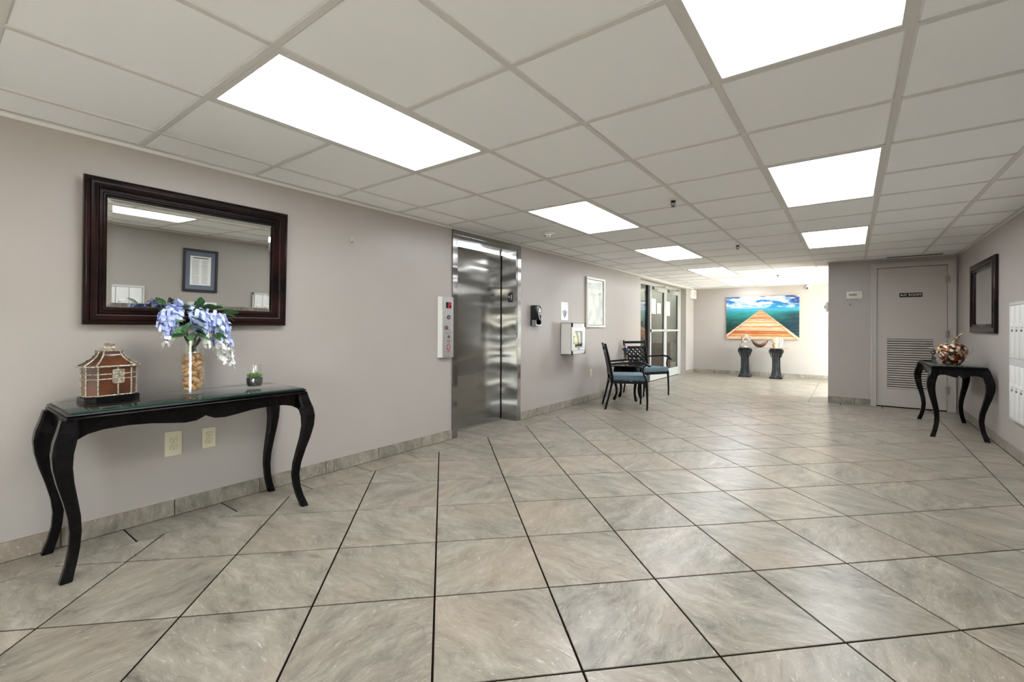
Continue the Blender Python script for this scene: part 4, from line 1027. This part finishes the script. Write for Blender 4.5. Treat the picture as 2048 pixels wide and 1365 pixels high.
bl.location = (.975, 7.10, TOP + .0005); tag(bl, 'clear footed glass bowl behind the mosaic jar', 'bowl')
sc = thing('scroll_ornament', 'black scrolled metal ornament behind the left of the mosaic jar', 'ornament', (.745, 6.96, TOP))
mb = MB()
for cz, s in ((.045, 1), (.105, -1)):
    mb.tube([(s * (.02 + .0) * math.cos(a) * (1 - a / 9) , 0, cz + .028 * math.sin(a) * (1 - a / 9)) for a in [k * .45 for k in range(15)]], .006, 6)
mb.tube([(.0, 0, .0), (.02, 0, .03), (-.015, 0, .075), (.015, 0, .12), (0, 0, .15)], .006, 6); mb.box(-.035, .035, -.025, .025, 0, .006); mb.build('scroll', mat('wrought_black', (.01, .01, .011), .4), sc)
gf = thing('glass_fish', 'clear glass fish figurine behind the mosaic jar', 'figurine', (.775, 7.12, TOP))
mb = MB().lathe([(0, 0), (.03, 0), (.03, .01), (.008, .02), (.007, .12), (.0, .13)], 16); mb.sphere((0, 0, .155), .06, 14, 10, (1, .45, .5)); mb.prism([(.05, .155), (.09, .185), (.085, .155), (.09, .125)], 'y', -.006, .006); mb.build('body', M_vase, gf)

# ------------------------------------------------------------------ patio chairs, side table
M_iron = mat('cast_black_metal', (.004, .0036, .0036), .32, .0, .15)
M_cush = varied('slate_blue_cushion', lin((76, 98, 106)), lin((98, 117, 124)), scale=60, rough=.85, detail=3)
def patio_chair(label, loc, rz):
    t = thing('patio_chair', label, 'chair', loc, rz, 'black metal patio armchairs')
    xb, xf, wb, wf = -.275, .275, .225, .262
    for s in (-1, 1):
        MB().tube([(xb, s * wb, 0), (xb + .045, s * (wb + .002), .17), (xb + .085, s * (wb + .004), .34), (xb + .092, s * (wb + .005), .40), (xb + .075, s * (wb + .004), .55), (xb + .040, s * (wb + .002), .72), (xb - .005, s * wb, .90)], [.013, .014, .016, .018, .017, .016, .015], 8).build('rear_leg', M_iron, t)
        MB().tube([(xf, s * wf, 0), (xf + .004, s * (wf - .002), .12), (xf, s * (wf - .004), .28), (xf - .008, s * (wf - .004), .40)], [.0125, .013, .016, .018], 8).build('front_leg', M_iron, t)
        MB().tube([(xb + .06, s * (wb + .004), .615), (xb + .14, s * (wb + .028), .628), (xb + .27, s * (wb + .05), .640), (xf - .14, s * (wf + .028), .650), (xf - .04, s * (wf + .03), .640), (xf + .025, s * (wf + .03), .600), (xf + .045, s * (wf + .03), .607)], [.012, .013, .014, .015, .015, .013, .009], 8).build('armrest', M_iron, t)
        MB().tube([(xf - .005, s * (wf + .028), .625), (xf - .055, s * (wf + .026), .585), (xf - .062, s * (wf + .02), .53), (xf - .035, s * (wf + .008), .46), (xf - .006, s * (wf - .003), .40)], .012, 8).build('arm_support', M_iron, t)
    mb = MB(); zf = .385
    for a, b in (((xb + .09, -wb), (xb + .09, wb)), ((xf - .008, -wf), (xf - .008, wf)), ((xb + .09, -wb), (xf - .008, -wf)), ((xb + .09, wb), (xf - .008, wf))): mb.bar((*a, zf - .012), (*b, zf - .012), .022, .032)
    for k in range(1, 6):
        x = xb + .09 + (xf - xb - .1) * k / 6; mb.bar((x, -wb, zf), (x, wb, zf), .03, .006)
    mb.build('seat_frame', M_iron, t)
    def bp(y, z):     # point on the sloping back plane
        k = (z - .40) / .50; return (xb + .092 - .097 * k ** 1.15 if z > .4 else xb + .092, y, z)
    mb = MB(); mb.bar(bp(-wb - .012, .868), bp(wb + .012, .868), .02, .042); mb.build('top_rail', M_iron, t)
    mb = MB(); mb.bar(bp(-wb, .785), bp(wb, .785), .016, .030); mb.bar(bp(-wb, .47), bp(wb, .47), .016, .03); mb.build('back_rail', M_iron, t)
    mb = MB(); za, zb = .475, .782; nx = 5; ny = 4; dy = 2 * wb / nx; dz = (zb - za) / ny
    # diagonal straps clipped to the panel
    k_ = dz / dy
    for i_ in range(-ny, nx + 1):
        for s in (1, -1):
            y0 = -wb + i_ * dy if s == 1 else wb - i_ * dy; pts = []
            p0 = (y0, za); p1 = (y0 + s * dy * ny, zb)
            lo, hi = 0.0, 1.0
            for bnd, sg in ((-wb, 1), (wb, -1)):
                a0, a1 = (p0[0] - bnd) * sg, (p1[0] - bnd) * sg
                if a0 < 0 and a1 < 0: lo, hi = 1, 0; break
                if a0 < 0: lo = max(lo, a0 / (a0 - a1))
                elif a1 < 0: hi = min(hi, a0 / (a0 - a1))
            if hi - lo < .05: continue
            f = lambda t_: bp(p0[0] + (p1[0] - p0[0]) * t_, p0[1] + (p1[1] - p0[1]) * t_)
            mb.bar(f(lo), f(hi), .010, .032, up=(0, s * .8, -.8 * 1))
    mb.build('lattice', M_iron, t)
    bm = bmesh.new(); bmesh.ops.create_cube(bm, size=1)
    for v in bm.verts:
        x = xb + .105 + (v.co.x + .5) * (xf - xb - .095); wy = wb - .005 + (wf + .0 - wb) * (v.co.x + .5); v.co = Vector((x, v.co.y * 2 * wy, .392 + (v.co.z + .5) * .080))
    bmesh.ops.subdivide_edges(bm, edges=bm.edges[:], cuts=4, use_grid_fill=True)
    for v in bm.verts:
        if v.co.z > .468: v.co.z += .012 * max(0, 1 - ((v.co.x - .03) / .26) ** 2) * max(0, 1 - (v.co.y / .25) ** 2)
    bmesh.ops.bevel(bm, geom=[e for e in bm.edges if e.calc_face_angle(0) > 1.2], offset=.018, segments=3, profile=.5, affect='EDGES')
    cu = MB().bm(bm, True).build('seat_cushion', M_cush, t, 'slate blue seat cushion')
    pp = MB(); wy0, wy1 = wb - .005, wf
    cr_ = [(xb + .112, -wy0 + .006), (xf + .004, -wy1 + .006), (xf + .004, wy1 - .006), (xb + .112, wy0 - .006)]
    pp.tube([(a, b, .462) for a, b in cr_ + cr_[:1]], .004, 5); pp.build('piping', mat('piping_dark', lin((52, 66, 74)), .8), cu)
    return t
pc1 = patio_chair('nearer black metal patio armchair with blue cushion, seen from its side', (-2.565, 6.135, 0), math.radians(30))
pc2 = copy_tree(pc1); pc2.location = (-2.79, 7.565, 0); pc2.rotation_euler = (0, 0, math.radians(-29)); pc2['label'] = 'farther black metal patio armchair with lattice back by the glass doors'
st_ = thing('side_table', 'small black side table with carved legs between the patio chairs', 'table', (-2.80, 6.855, 0), math.radians(9))
mb = MB().loft([[(a * f, b * f, z) for a, b in octo(.215, .215, .05)] for f, z in ((.95, .508), (1.0, .514), (1.0, .524), (.97, .530))], True); mb.build('tabletop', M_black_wood, st_)
mb = MB()
for s in (-1, 1): mb.box(s * .160 - .009, s * .160 + .009, -.165, .165, .412, .508); mb.box(-.165, .165, s * .160 - .009, s * .160 + .009, .412, .508)
mb.build('apron', M_black_wood, st_)
for sx in (-1, 1):
    for sy in (-1, 1):
        rings = []
        for z, o, wd in ((.50, 0, .05), (.42, .006, .052), (.36, .012, .050), (.28, .006, .042), (.18, -.012, .034), (.10, -.012, .030), (.06, .0, .036), (.03, .012, .048), (.0, .016, .040)):
            cx, cy = sx * (.152 + o), sy * (.152 + o); r = wd / 2; c = r * .35
            rings.append([(cx + a, cy + b, z) for a, b in ((-r, -r + c), (-r + c, -r), (r - c, -r), (r, -r + c), (r, r - c), (r - c, r), (-r + c, r), (-r, r - c))])
        MB().loft(rings, True).build('leg', M_black_wood, st_)
v2 = MB().lathe([(0, 0), (.040, 0), (.046, .006), (.050, .03), (.046, .08), (.036, .13), (.040, .165), (.0375, .165), (.0335, .13), (.043, .08), (.046, .03), (.04, .012), (0, .012)], 24).build('flower_vase', M_vase)
v2.location = (-2.79, 6.66 + .05, .5305); tag(v2, 'small clear glass vase on the side table between the patio chairs', 'vase')
bq2 = thing('flower_bunch', 'red, white and blue artificial flowers in the small vase on the side table', 'flowers', (-2.79, 6.71, .545))
MB().lathe([(0, 0), (.040, 0), (.044, .018), (.0425, .05), (.038, .085), (0, .09)], 18).build('potpourri', varied('potpourri_mix', lin((206, 176, 112)), lin((90, 58, 34)), scale=60, rough=.8, lo=.45, hi=.55), bq2)
stm = MB()
for k, (r, d, z, c) in enumerate(((-.03, .0, .29, 'r'), (-.055, .02, .255, 'b'), (-.035, .03, .235, 'b'), (.03, .01, .265, 'w'), (.005, -.02, .27, 'w'), (-.06, -.01, .235, 'b'), (.02, .03, .22, 'g'), (.0, .03, .20, 'g'))):
    p = V3(r, d, z); stm.tube([(0, 0, .05), (p.x * .4, p.y * .4, .15), tuple(p)], .002, 5); fm = MB()
    for q in range(16):
        a = q * 2.4; e = q / 16 * 1.5; nn = Vector((math.cos(a) * math.cos(e), math.sin(a) * math.cos(e), math.sin(e))); petal(fm, p + nn * .014, .014, nn)
    if c == 'g': fm.build('leaf_cluster', mat('flower_green', lin((40, 78, 48)), .6), bq2)
    else: fm.build('flower', {'r': mat('petal_red', lin((190, 32, 40)), .6), 'b': mat('petal_navy', lin((34, 44, 112)), .6), 'w': mat('petal_plain_white', lin((232, 230, 226)), .6)}[c], bq2, {'r': 'red flower', 'b': 'navy blue flower', 'w': 'white flower'}[c])
stm.build('stems', M_stem, bq2)

# ------------------------------------------------------------------ glass entrance doors on the left
M_alu = mat('white_aluminium', lin((172, 172, 167)), .35, .1)
M_dk = mat('dark_frame', (.02, .02, .022), .4)
gd = bpy.data.objects.new('door_2', None); COL.objects.link(gd); gd.location = (-3.36, 0, 0); struct(gd); gd['label'] = 'pair of white framed glass doors with a sidelight'
M_pane = glass('door_glass', (.70, .72, .69))
mb = MB(); mb.box(-.045, .03, DL0, DL1 - .0, 2.0, 2.068); mb.box(-.045, .03, 11.34, DL1, 0, 2.0); mb.box(-.045, .02, DL0, DL0 + .04, 0, 2.0); mb.build('door_frame', M_alu, gd)
MB().box(-.045, .03, 9.22, 9.33, 0, 2.0).build('mullion', M_dk, gd)
MB().box(-.004, .004, DL0 + .04, 9.22, .06, 2.0).build('sidelight_pane', M_pane, gd); MB().box(-.04, .02, DL0 + .04, 9.22, 0, .06).build('sill_rail', M_alu, gd)
def leafd(y0, y1):
    r = bpy.data.objects.new('door_leaf', None); COL.objects.link(r); r.parent = gd
    mb = MB(); wd = .085
    mb.box(-.022, .022, y0, y0 + wd, .01, 1.995); mb.box(-.022, .022, y1 - wd, y1, .01, 1.995); mb.box(-.022, .022, y0 + wd, y1 - wd, 1.905, 1.995); mb.box(-.022, .022, y0 + wd, y1 - wd, .01, .19); mb.build('stile_frame', M_alu, r)
    MB().box(-.004, .004, y0 + wd, y1 - wd, .19, 1.905).build('pane', M_pane, r)
    ed = MB(); ed.box(-.012, .006, y1 - wd - .018, y1 - wd, .19, 1.905); ed.build('gasket', M_dk, r)
    MB().box(.030, .055, y0 + .02, y1 - .02, 1.045, 1.085).box(.02, .056, y0 + .02, y0 + .07, 1.035, 1.095).box(.02, .056, y1 - .07, y1 - .02, 1.035, 1.095).build('push_bar', M_alu, r)
    MB().box(.024, .075, y0 + .12, y0 + .40, 1.925, 1.985).tube([(.06, y0 + .28, 1.99), (.20, y0 + .42, 2.0), (.16, y0 + .62, 2.005), (.05, y0 + .70, 2.01)], .009, 6).build('door_closer', mat('closer_grey', lin((150, 150, 146)), .35, .5), r)
    return r
leafd(9.335, 10.33); leafd(10.335, 11.335)
for y, z0, z1, w2, lb in ((9.62, 1.42, 1.74, .12, 'left one of three white papers taped inside the glass doors'), (9.95, 1.43, 1.66, .12, 'middle one of three white papers taped inside the glass doors'), (10.57, 1.40, 1.72, .125, 'right one of three white papers taped inside the glass doors')):
    o = MB().box(-3.3555, -3.3545, y - w2, y + w2, z0, z1).build('paper_sheet', MATS['paper_white']); tag(o, lb, 'paper', 'papers on the glass doors')
# planting outside the doors, with walls and roof added to keep it dim
struct(MB().box(-6.2, XL - .23, 7.8, 16, -.3, -.05).build('ground', varied('patio_ground', lin((110, 104, 94)), lin((84, 80, 70)), scale=2, rough=.9)))
mbx = MB().box(-6.4, -6.2, 7.6, 16.2, -.3, 2.6); mbx.box(-6.2, XL - .23, 16, 16.2, -.3, 2.6).box(-6.2, XL - .23, 7.6, 7.8, -.3, 2.6)
mbx.box(XL - .235, XL - .225, 12.3, 16, -.3, 2.6)
struct(mbx.build('wall_outside', mat('olive_grey_wall', lin((96, 94, 84)), .8)))  # walls added to close off the bright sky behind the glass doors
struct(MB().box(-6.4, XL - .23, 7.6, 14.7, 2.4, 2.5).build('roof_outside', mat('soffit', lin((110, 108, 100)), .8)))  # unseen roof added to block sky light, open at the far end
M_shr = varied('shrub_green', lin((60, 74, 48)), lin((128, 136, 104)), scale=12, rough=.6)
def shrub(label, x, y, h, r, n):
    t = thing('shrub', label, 'plant', (x, y, -.05), 0); fo = MB()
    for k in range(n):
        a = rr.uniform(0, 2 * PI); z = h * (.25 + .75 * rr.random()); q = r * math.sqrt(rr.random()) * math.sin(PI * min(.95, z / h)) ** .5
        p = Vector((q * math.cos(a), q * math.sin(a), z)); d = Vector((math.cos(a), math.sin(a), rr.uniform(-.5, .8))).normalized(); s = d.cross(Vector((0, 0, 1))).normalized(); L_ = rr.uniform(.08, .16)
        fo.add([tuple(p), tuple(p + d * L_ * .5 + s * L_ * .2), tuple(p + d * L_), tuple(p + d * L_ * .5 - s * L_ * .2)], [(0, 1, 2, 3)])
    fo.build('foliage', M_shr, t, None, 'stuff'); st2 = MB()
    for k in range(5): st2.tube([(0, 0, 0), (rr.uniform(-.1, .1), rr.uniform(-.1, .1), h * .4), (rr.uniform(-r, r) * .6, rr.uniform(-r, r) * .6, h * .8)], [.02, .014, .006], 5)
    st2.build('stem', mat('bark', lin((84, 66, 48)), .8), t)
shrub('tall leafy shrub outside, seen through the left glass door', -4.75, 12.7, 1.35, .42, 420)
shrub('pale shrub outside, seen through the right glass door', -4.0, 13.6, 1.25, .35, 300)
pt = thing('wood_planter', 'tan wooden planter outside, low behind the left glass door', 'planter', (-4.1, 11.95, -.05))
mb = MB()
for k in range(5): MB().box(-.3, .3, -.22, -.20, .02 + k * .15, .16 + k * .15).build('plank', varied('tan_wood', lin((190, 146, 96)), lin((140, 98, 60)), scale=3, stretch=(1, 6, 6), rough=.7, per_object=True), pt)
mb.box(-.3, -.28, -.2, .22, 0, .77); mb.box(.28, .3, -.2, .22, 0, .77); mb.box(-.28, .28, .2, .22, 0, .77); mb.box(-.28, .28, -.2, .2, .66, .70); mb.build('box', MATS['tan_wood'], pt)

# ------------------------------------------------------------------ ocean canvas
cv = thing('canvas_print', 'large canvas of a wooden pier running into a turquoise sea, on the far wall', 'picture', (-1.672, YF - .001, 1.366))
CWd, CHt = .753, .502
MB().box(-CWd, CWd, -.036, 0, -CHt, CHt).build('stretcher', mat('canvas_edge', lin((150, 130, 112)), .8), cv)
def ocean(u, v):
    hz = .665; rs = np.random.RandomState(21)
    n = fbm(u * 8 + 2 - v * 3, v * 26 + u * 2, 6); n2 = fbm(u * 4 + 9, v * 12 + 3, 5)
    cl = np.clip((n * .65 + n2 * .45 + .10 * np.exp(-((u - .33) / .22) ** 2) - .47) * 5.5, 0, 1)
    sky = mixc(C(36, 104, 164), C(52, 150, 186), np.clip((.95 - v) / .25, 0, 1)); sky = mixc(sky, C(40, 58, 130), np.clip((u - .72) * 3.2, 0, 1) * np.clip((v - .74) * 8, 0, 1))
    sky = mixc(sky, C(232, 242, 248), cl * np.clip((v - .70) * 12, 0, 1)); sky = mixc(sky, C(84, 160, 186), np.clip((.74 - v) * 14, 0, 1))
    d = np.clip((hz - v) / hz, 0, 1)
    wt = mixc(C(58, 160, 158), C(24, 96, 88), np.clip(d * 2.6, 0, 1)); wt = mixc(wt, C(14, 52, 48), np.clip(d * 1.9 - .45, 0, 1))
    wt = mixc(wt, C(30, 56, 74), np.clip((u - .60) * 3.0, 0, 1) * np.clip(d * 9, 0, 1) * .85)
    wv = fbm(u * 9, v * 46 / (.25 + d), 4); wt = mixc(wt, C(96, 150, 140), np.clip((wv - .55) * 4, 0, 1) * .5); wt = mixc(wt, C(10, 34, 36), np.clip((.42 - wv) * 4, 0, 1) * .6)
    c = np.where((v > hz)[..., None], sky, wt)
    av = .675; t = (av - v) / av; uc = .475 + .02 * np.clip(1 - t, 0, 1); half = .018 + .50 * np.clip(t, 0, None) / .93; s = (u - uc) / half
    pier = (t > 0) & (np.abs(s) < 1)
    idx = np.floor(9.2 / np.clip(t, .03, None) ** .8).astype(int); fr = (9.2 / np.clip(t, .03, None) ** .8) % 1
    pal = np.array([C(214, 142, 74), C(226, 178, 140), C(196, 116, 56), C(234, 206, 184), C(216, 150, 92), C(206, 128, 70), C(230, 190, 156)])
    pc = pal[(idx * 5 + (idx // 3)) % 7]; g = fbm(u * 10 + idx * 3, v * 90 + idx * 7, 4); pc = mixc(pc, C(140, 74, 40), np.clip((g - .5) * 3, 0, 1) * .6); pc = mixc(pc, C(244, 226, 208), np.clip((.42 - g) * 3, 0, 1) * .6)
    pc = mixc(pc, C(84, 44, 34), ((fr < .13) & (t > .12)) * .85)
    rail = np.abs(s) > .885; rc = mixc(np.ones_like(pc) * C(236, 196, 168), C(208, 148, 104), np.clip((g - .45) * 4, 0, 1)); pc = np.where(rail[..., None], rc, pc)
    pc = mixc(pc, C(110, 60, 44), ((np.abs(s) > .865) & (np.abs(s) < .895)) * .7)
    return (np.where(pier[..., None], pc, c) * .80) ** 1.18
grid_print('printed_canvas', ocean, 300, 200, lambda u, v: (-CWd + 2 * CWd * u, -.0365, -CHt + 2 * CHt * v), attr_mat('canvas_ink', .55, .3), cv)

# ------------------------------------------------------------------ pedestal shelf
M_ped = varied('black_stone_pedestal', (.006, .0065, .007), (.07, .075, .08), scale=10, stretch=(3, 3, .6), rough=.4, lo=.5, hi=.8, coat=.0, spec=.25)
def pedestal(label, x, y):
    t = thing('pedestal', label, 'pedestal', (x, y, 0), 0, 'fluted black pedestals under the glass shelf')
    MB().loft([[(sx * h, sy * h, z) for sx, sy in ((-1, -1), (1, -1), (1, 1), (-1, 1))] for h, z in ((.122, 0), (.122, .03), (.112, .045), (.104, .06), (.096, .08))], False).build('base', M_ped, t)
    prof = [(.094, .08), (.080, .16), (.074, .28), (.073, .40), (.078, .50), (.086, .575)]
    rings = []
    for h, z in prof:
        r = []
        for side in range(4):
            nfl = 5
            for k in range(nfl * 3):
                u_ = -1 + 2 * k / (nfl * 3); dep = 1 - .07 * (1 if k % 3 == 1 else (.6 if k % 3 == 2 else 0)); p = {0: (u_, -dep), 1: (dep, u_), 2: (-u_, dep), 3: (-dep, -u_)}[side]
                r.append((p[0] * h, p[1] * h, z))
        rings.append(r)
    MB().loft(rings, False).build('fluted_shaft', M_ped, t)
    MB().loft([[(sx * h, sy * h, z) for sx, sy in ((-1, -1), (1, -1), (1, 1), (-1, 1))] for h, z in ((.086, .575), (.098, .59), (.094, .61), (.108, .625), (.112, .672))], False).build('capital', M_ped, t)
    sc_ = MB()
    for sx in (-1, 1):
        for sy in (-1, 1): sc_.tube([(sx * .100, sy * .085, .645), (sx * .118, sy * .085, .625), (sx * .116, sy * .085, .585), (sx * .095, sy * .085, .53), (sx * .085, sy * .082, .47)], [.016, .02, .018, .013, .007], 8)
    sc_.build('scroll', M_ped, t)
    return t
pedestal('left one of the two fluted black pedestals below the ocean picture', -1.955, 11.715)
p2 = pedestal('right one of the two fluted black pedestals below the ocean picture', -1.325, 11.70)
gs = MB().box(-2.235, -1.085, 11.56, 11.89, .6725, .6825, .003).build('glass_shelf', glass('shelf_glass', (.82, .88, .86))); tag(gs, 'clear glass shelf across the two black pedestals', 'shelf')
SZ = .683
rs_ = thing('ring_sculpture', 'silver ring sculpture on the left end of the glass shelf', 'sculpture', (-1.965, 11.70, SZ))
M_sil = mat('polished_silver', (.72, .71, .69), .12, 1.0)
MB().box(-.085, .085, -.05, .05, 0, .018, .003).build('base', M_sil, rs_)
mb = MB().tube([(.03 + .088 * math.cos(a), 0, .195 + .088 * math.sin(a)) for a in [k * 2 * PI / 32 for k in range(33)]], .012, 8); mb.tube([(.03 + .062 * math.cos(a), 0, .195 + .062 * math.sin(a)) for a in [k * 2 * PI / 32 for k in range(33)]], .006, 6); mb.build('ring', M_sil, rs_)
MB().tube([(.055, 0, .225), (.02, 0, .19), (-.03, 0, .15), (-.062, 0, .11), (-.03, 0, .06), (.03, 0, .018)], [.004, .008, .010, .011, .011, .009], 8).build('curl', M_sil, rs_)
MB().tube([(-.085, .0, .018), (-.095, 0, .05), (-.075, 0, .09), (-.06, 0, .12)], [.012, .012, .008, .004], 8).build('fin', M_sil, rs_)
bo = MB(); rings_o, nseg = [], 17
vsb, fsb = [], []
for i_ in range(nseg):
    u_ = -1 + 2 * i_ / (nseg - 1); wdt = .055 * (1 - abs(u_) ** 2.4) + .002; zt = .088 + .082 * abs(u_) ** 1.8; zb = .0 + .13 * abs(u_) ** 2.6
    for k in range(9):
        a = PI * k / 8; vsb.append((u_ * .155, -math.cos(a) * wdt, zb + (zt - zb) * (1 - math.sin(a) ** .8)))
for i_ in range(nseg - 1):
    for k in range(8): fsb.append((i_ * 9 + k, i_ * 9 + k + 1, (i_ + 1) * 9 + k + 1, (i_ + 1) * 9 + k))
bowl = bo.add(vsb, fsb, True).build('boat_bowl', varied('amber_wood', lin((112, 66, 30)), lin((62, 34, 20)), scale=5, stretch=(1, 3, 5), rough=.3, coat=.3))
sol = bowl.modifiers.new('thick', 'SOLIDIFY'); sol.thickness = .008; sol.offset = 1
bowl.location = (-1.655, 11.71, SZ + .0085); tag(bowl, 'boat-shaped brown wooden bowl in the middle of the glass shelf', 'bowl')
wv = thing('shell_vase', 'white and gold shell-covered vase on the right end of the glass shelf', 'vase', (-1.345, 11.69, SZ))
MB().lathe([(0, 0), (.05, 0), (.052, .02), (.055, .09), (.06, .16), (.055, .2), (.0, .2)], 24).build('body', varied('gold_glass', lin((176, 128, 84)), lin((206, 176, 134)), scale=25, rough=.2), wv)
mb = MB()
for k in range(70):
    a = rr.uniform(0, 2 * PI); z = rr.uniform(.10, .225); q = .058 if z < .2 else .04; mb.sphere((q * math.cos(a), q * math.sin(a), z), rr.uniform(.008, .017), 6, 4)
mb.build('shells', varied('shell_white', lin((206, 194, 162)), lin((112, 88, 56)), scale=40, rough=.5, lo=.5, hi=.75), wv, None, 'stuff')
hv = MB().lathe([(0, 0), (.036, 0), (.042, .012), (.032, .06), (.034, .12), (.05, .185), (.056, .212), (.053, .212), (.046, .185), (.030, .12), (.028, .06), (0, .02)], 24).build('glass_vase', M_vase); hv.location = (-1.225, 11.73, SZ + .0005); tag(hv, 'clear flared glass vase at the right end of the glass shelf', 'vase')
print('TILES', n_tiles[0], 'CORKS', len(corks))
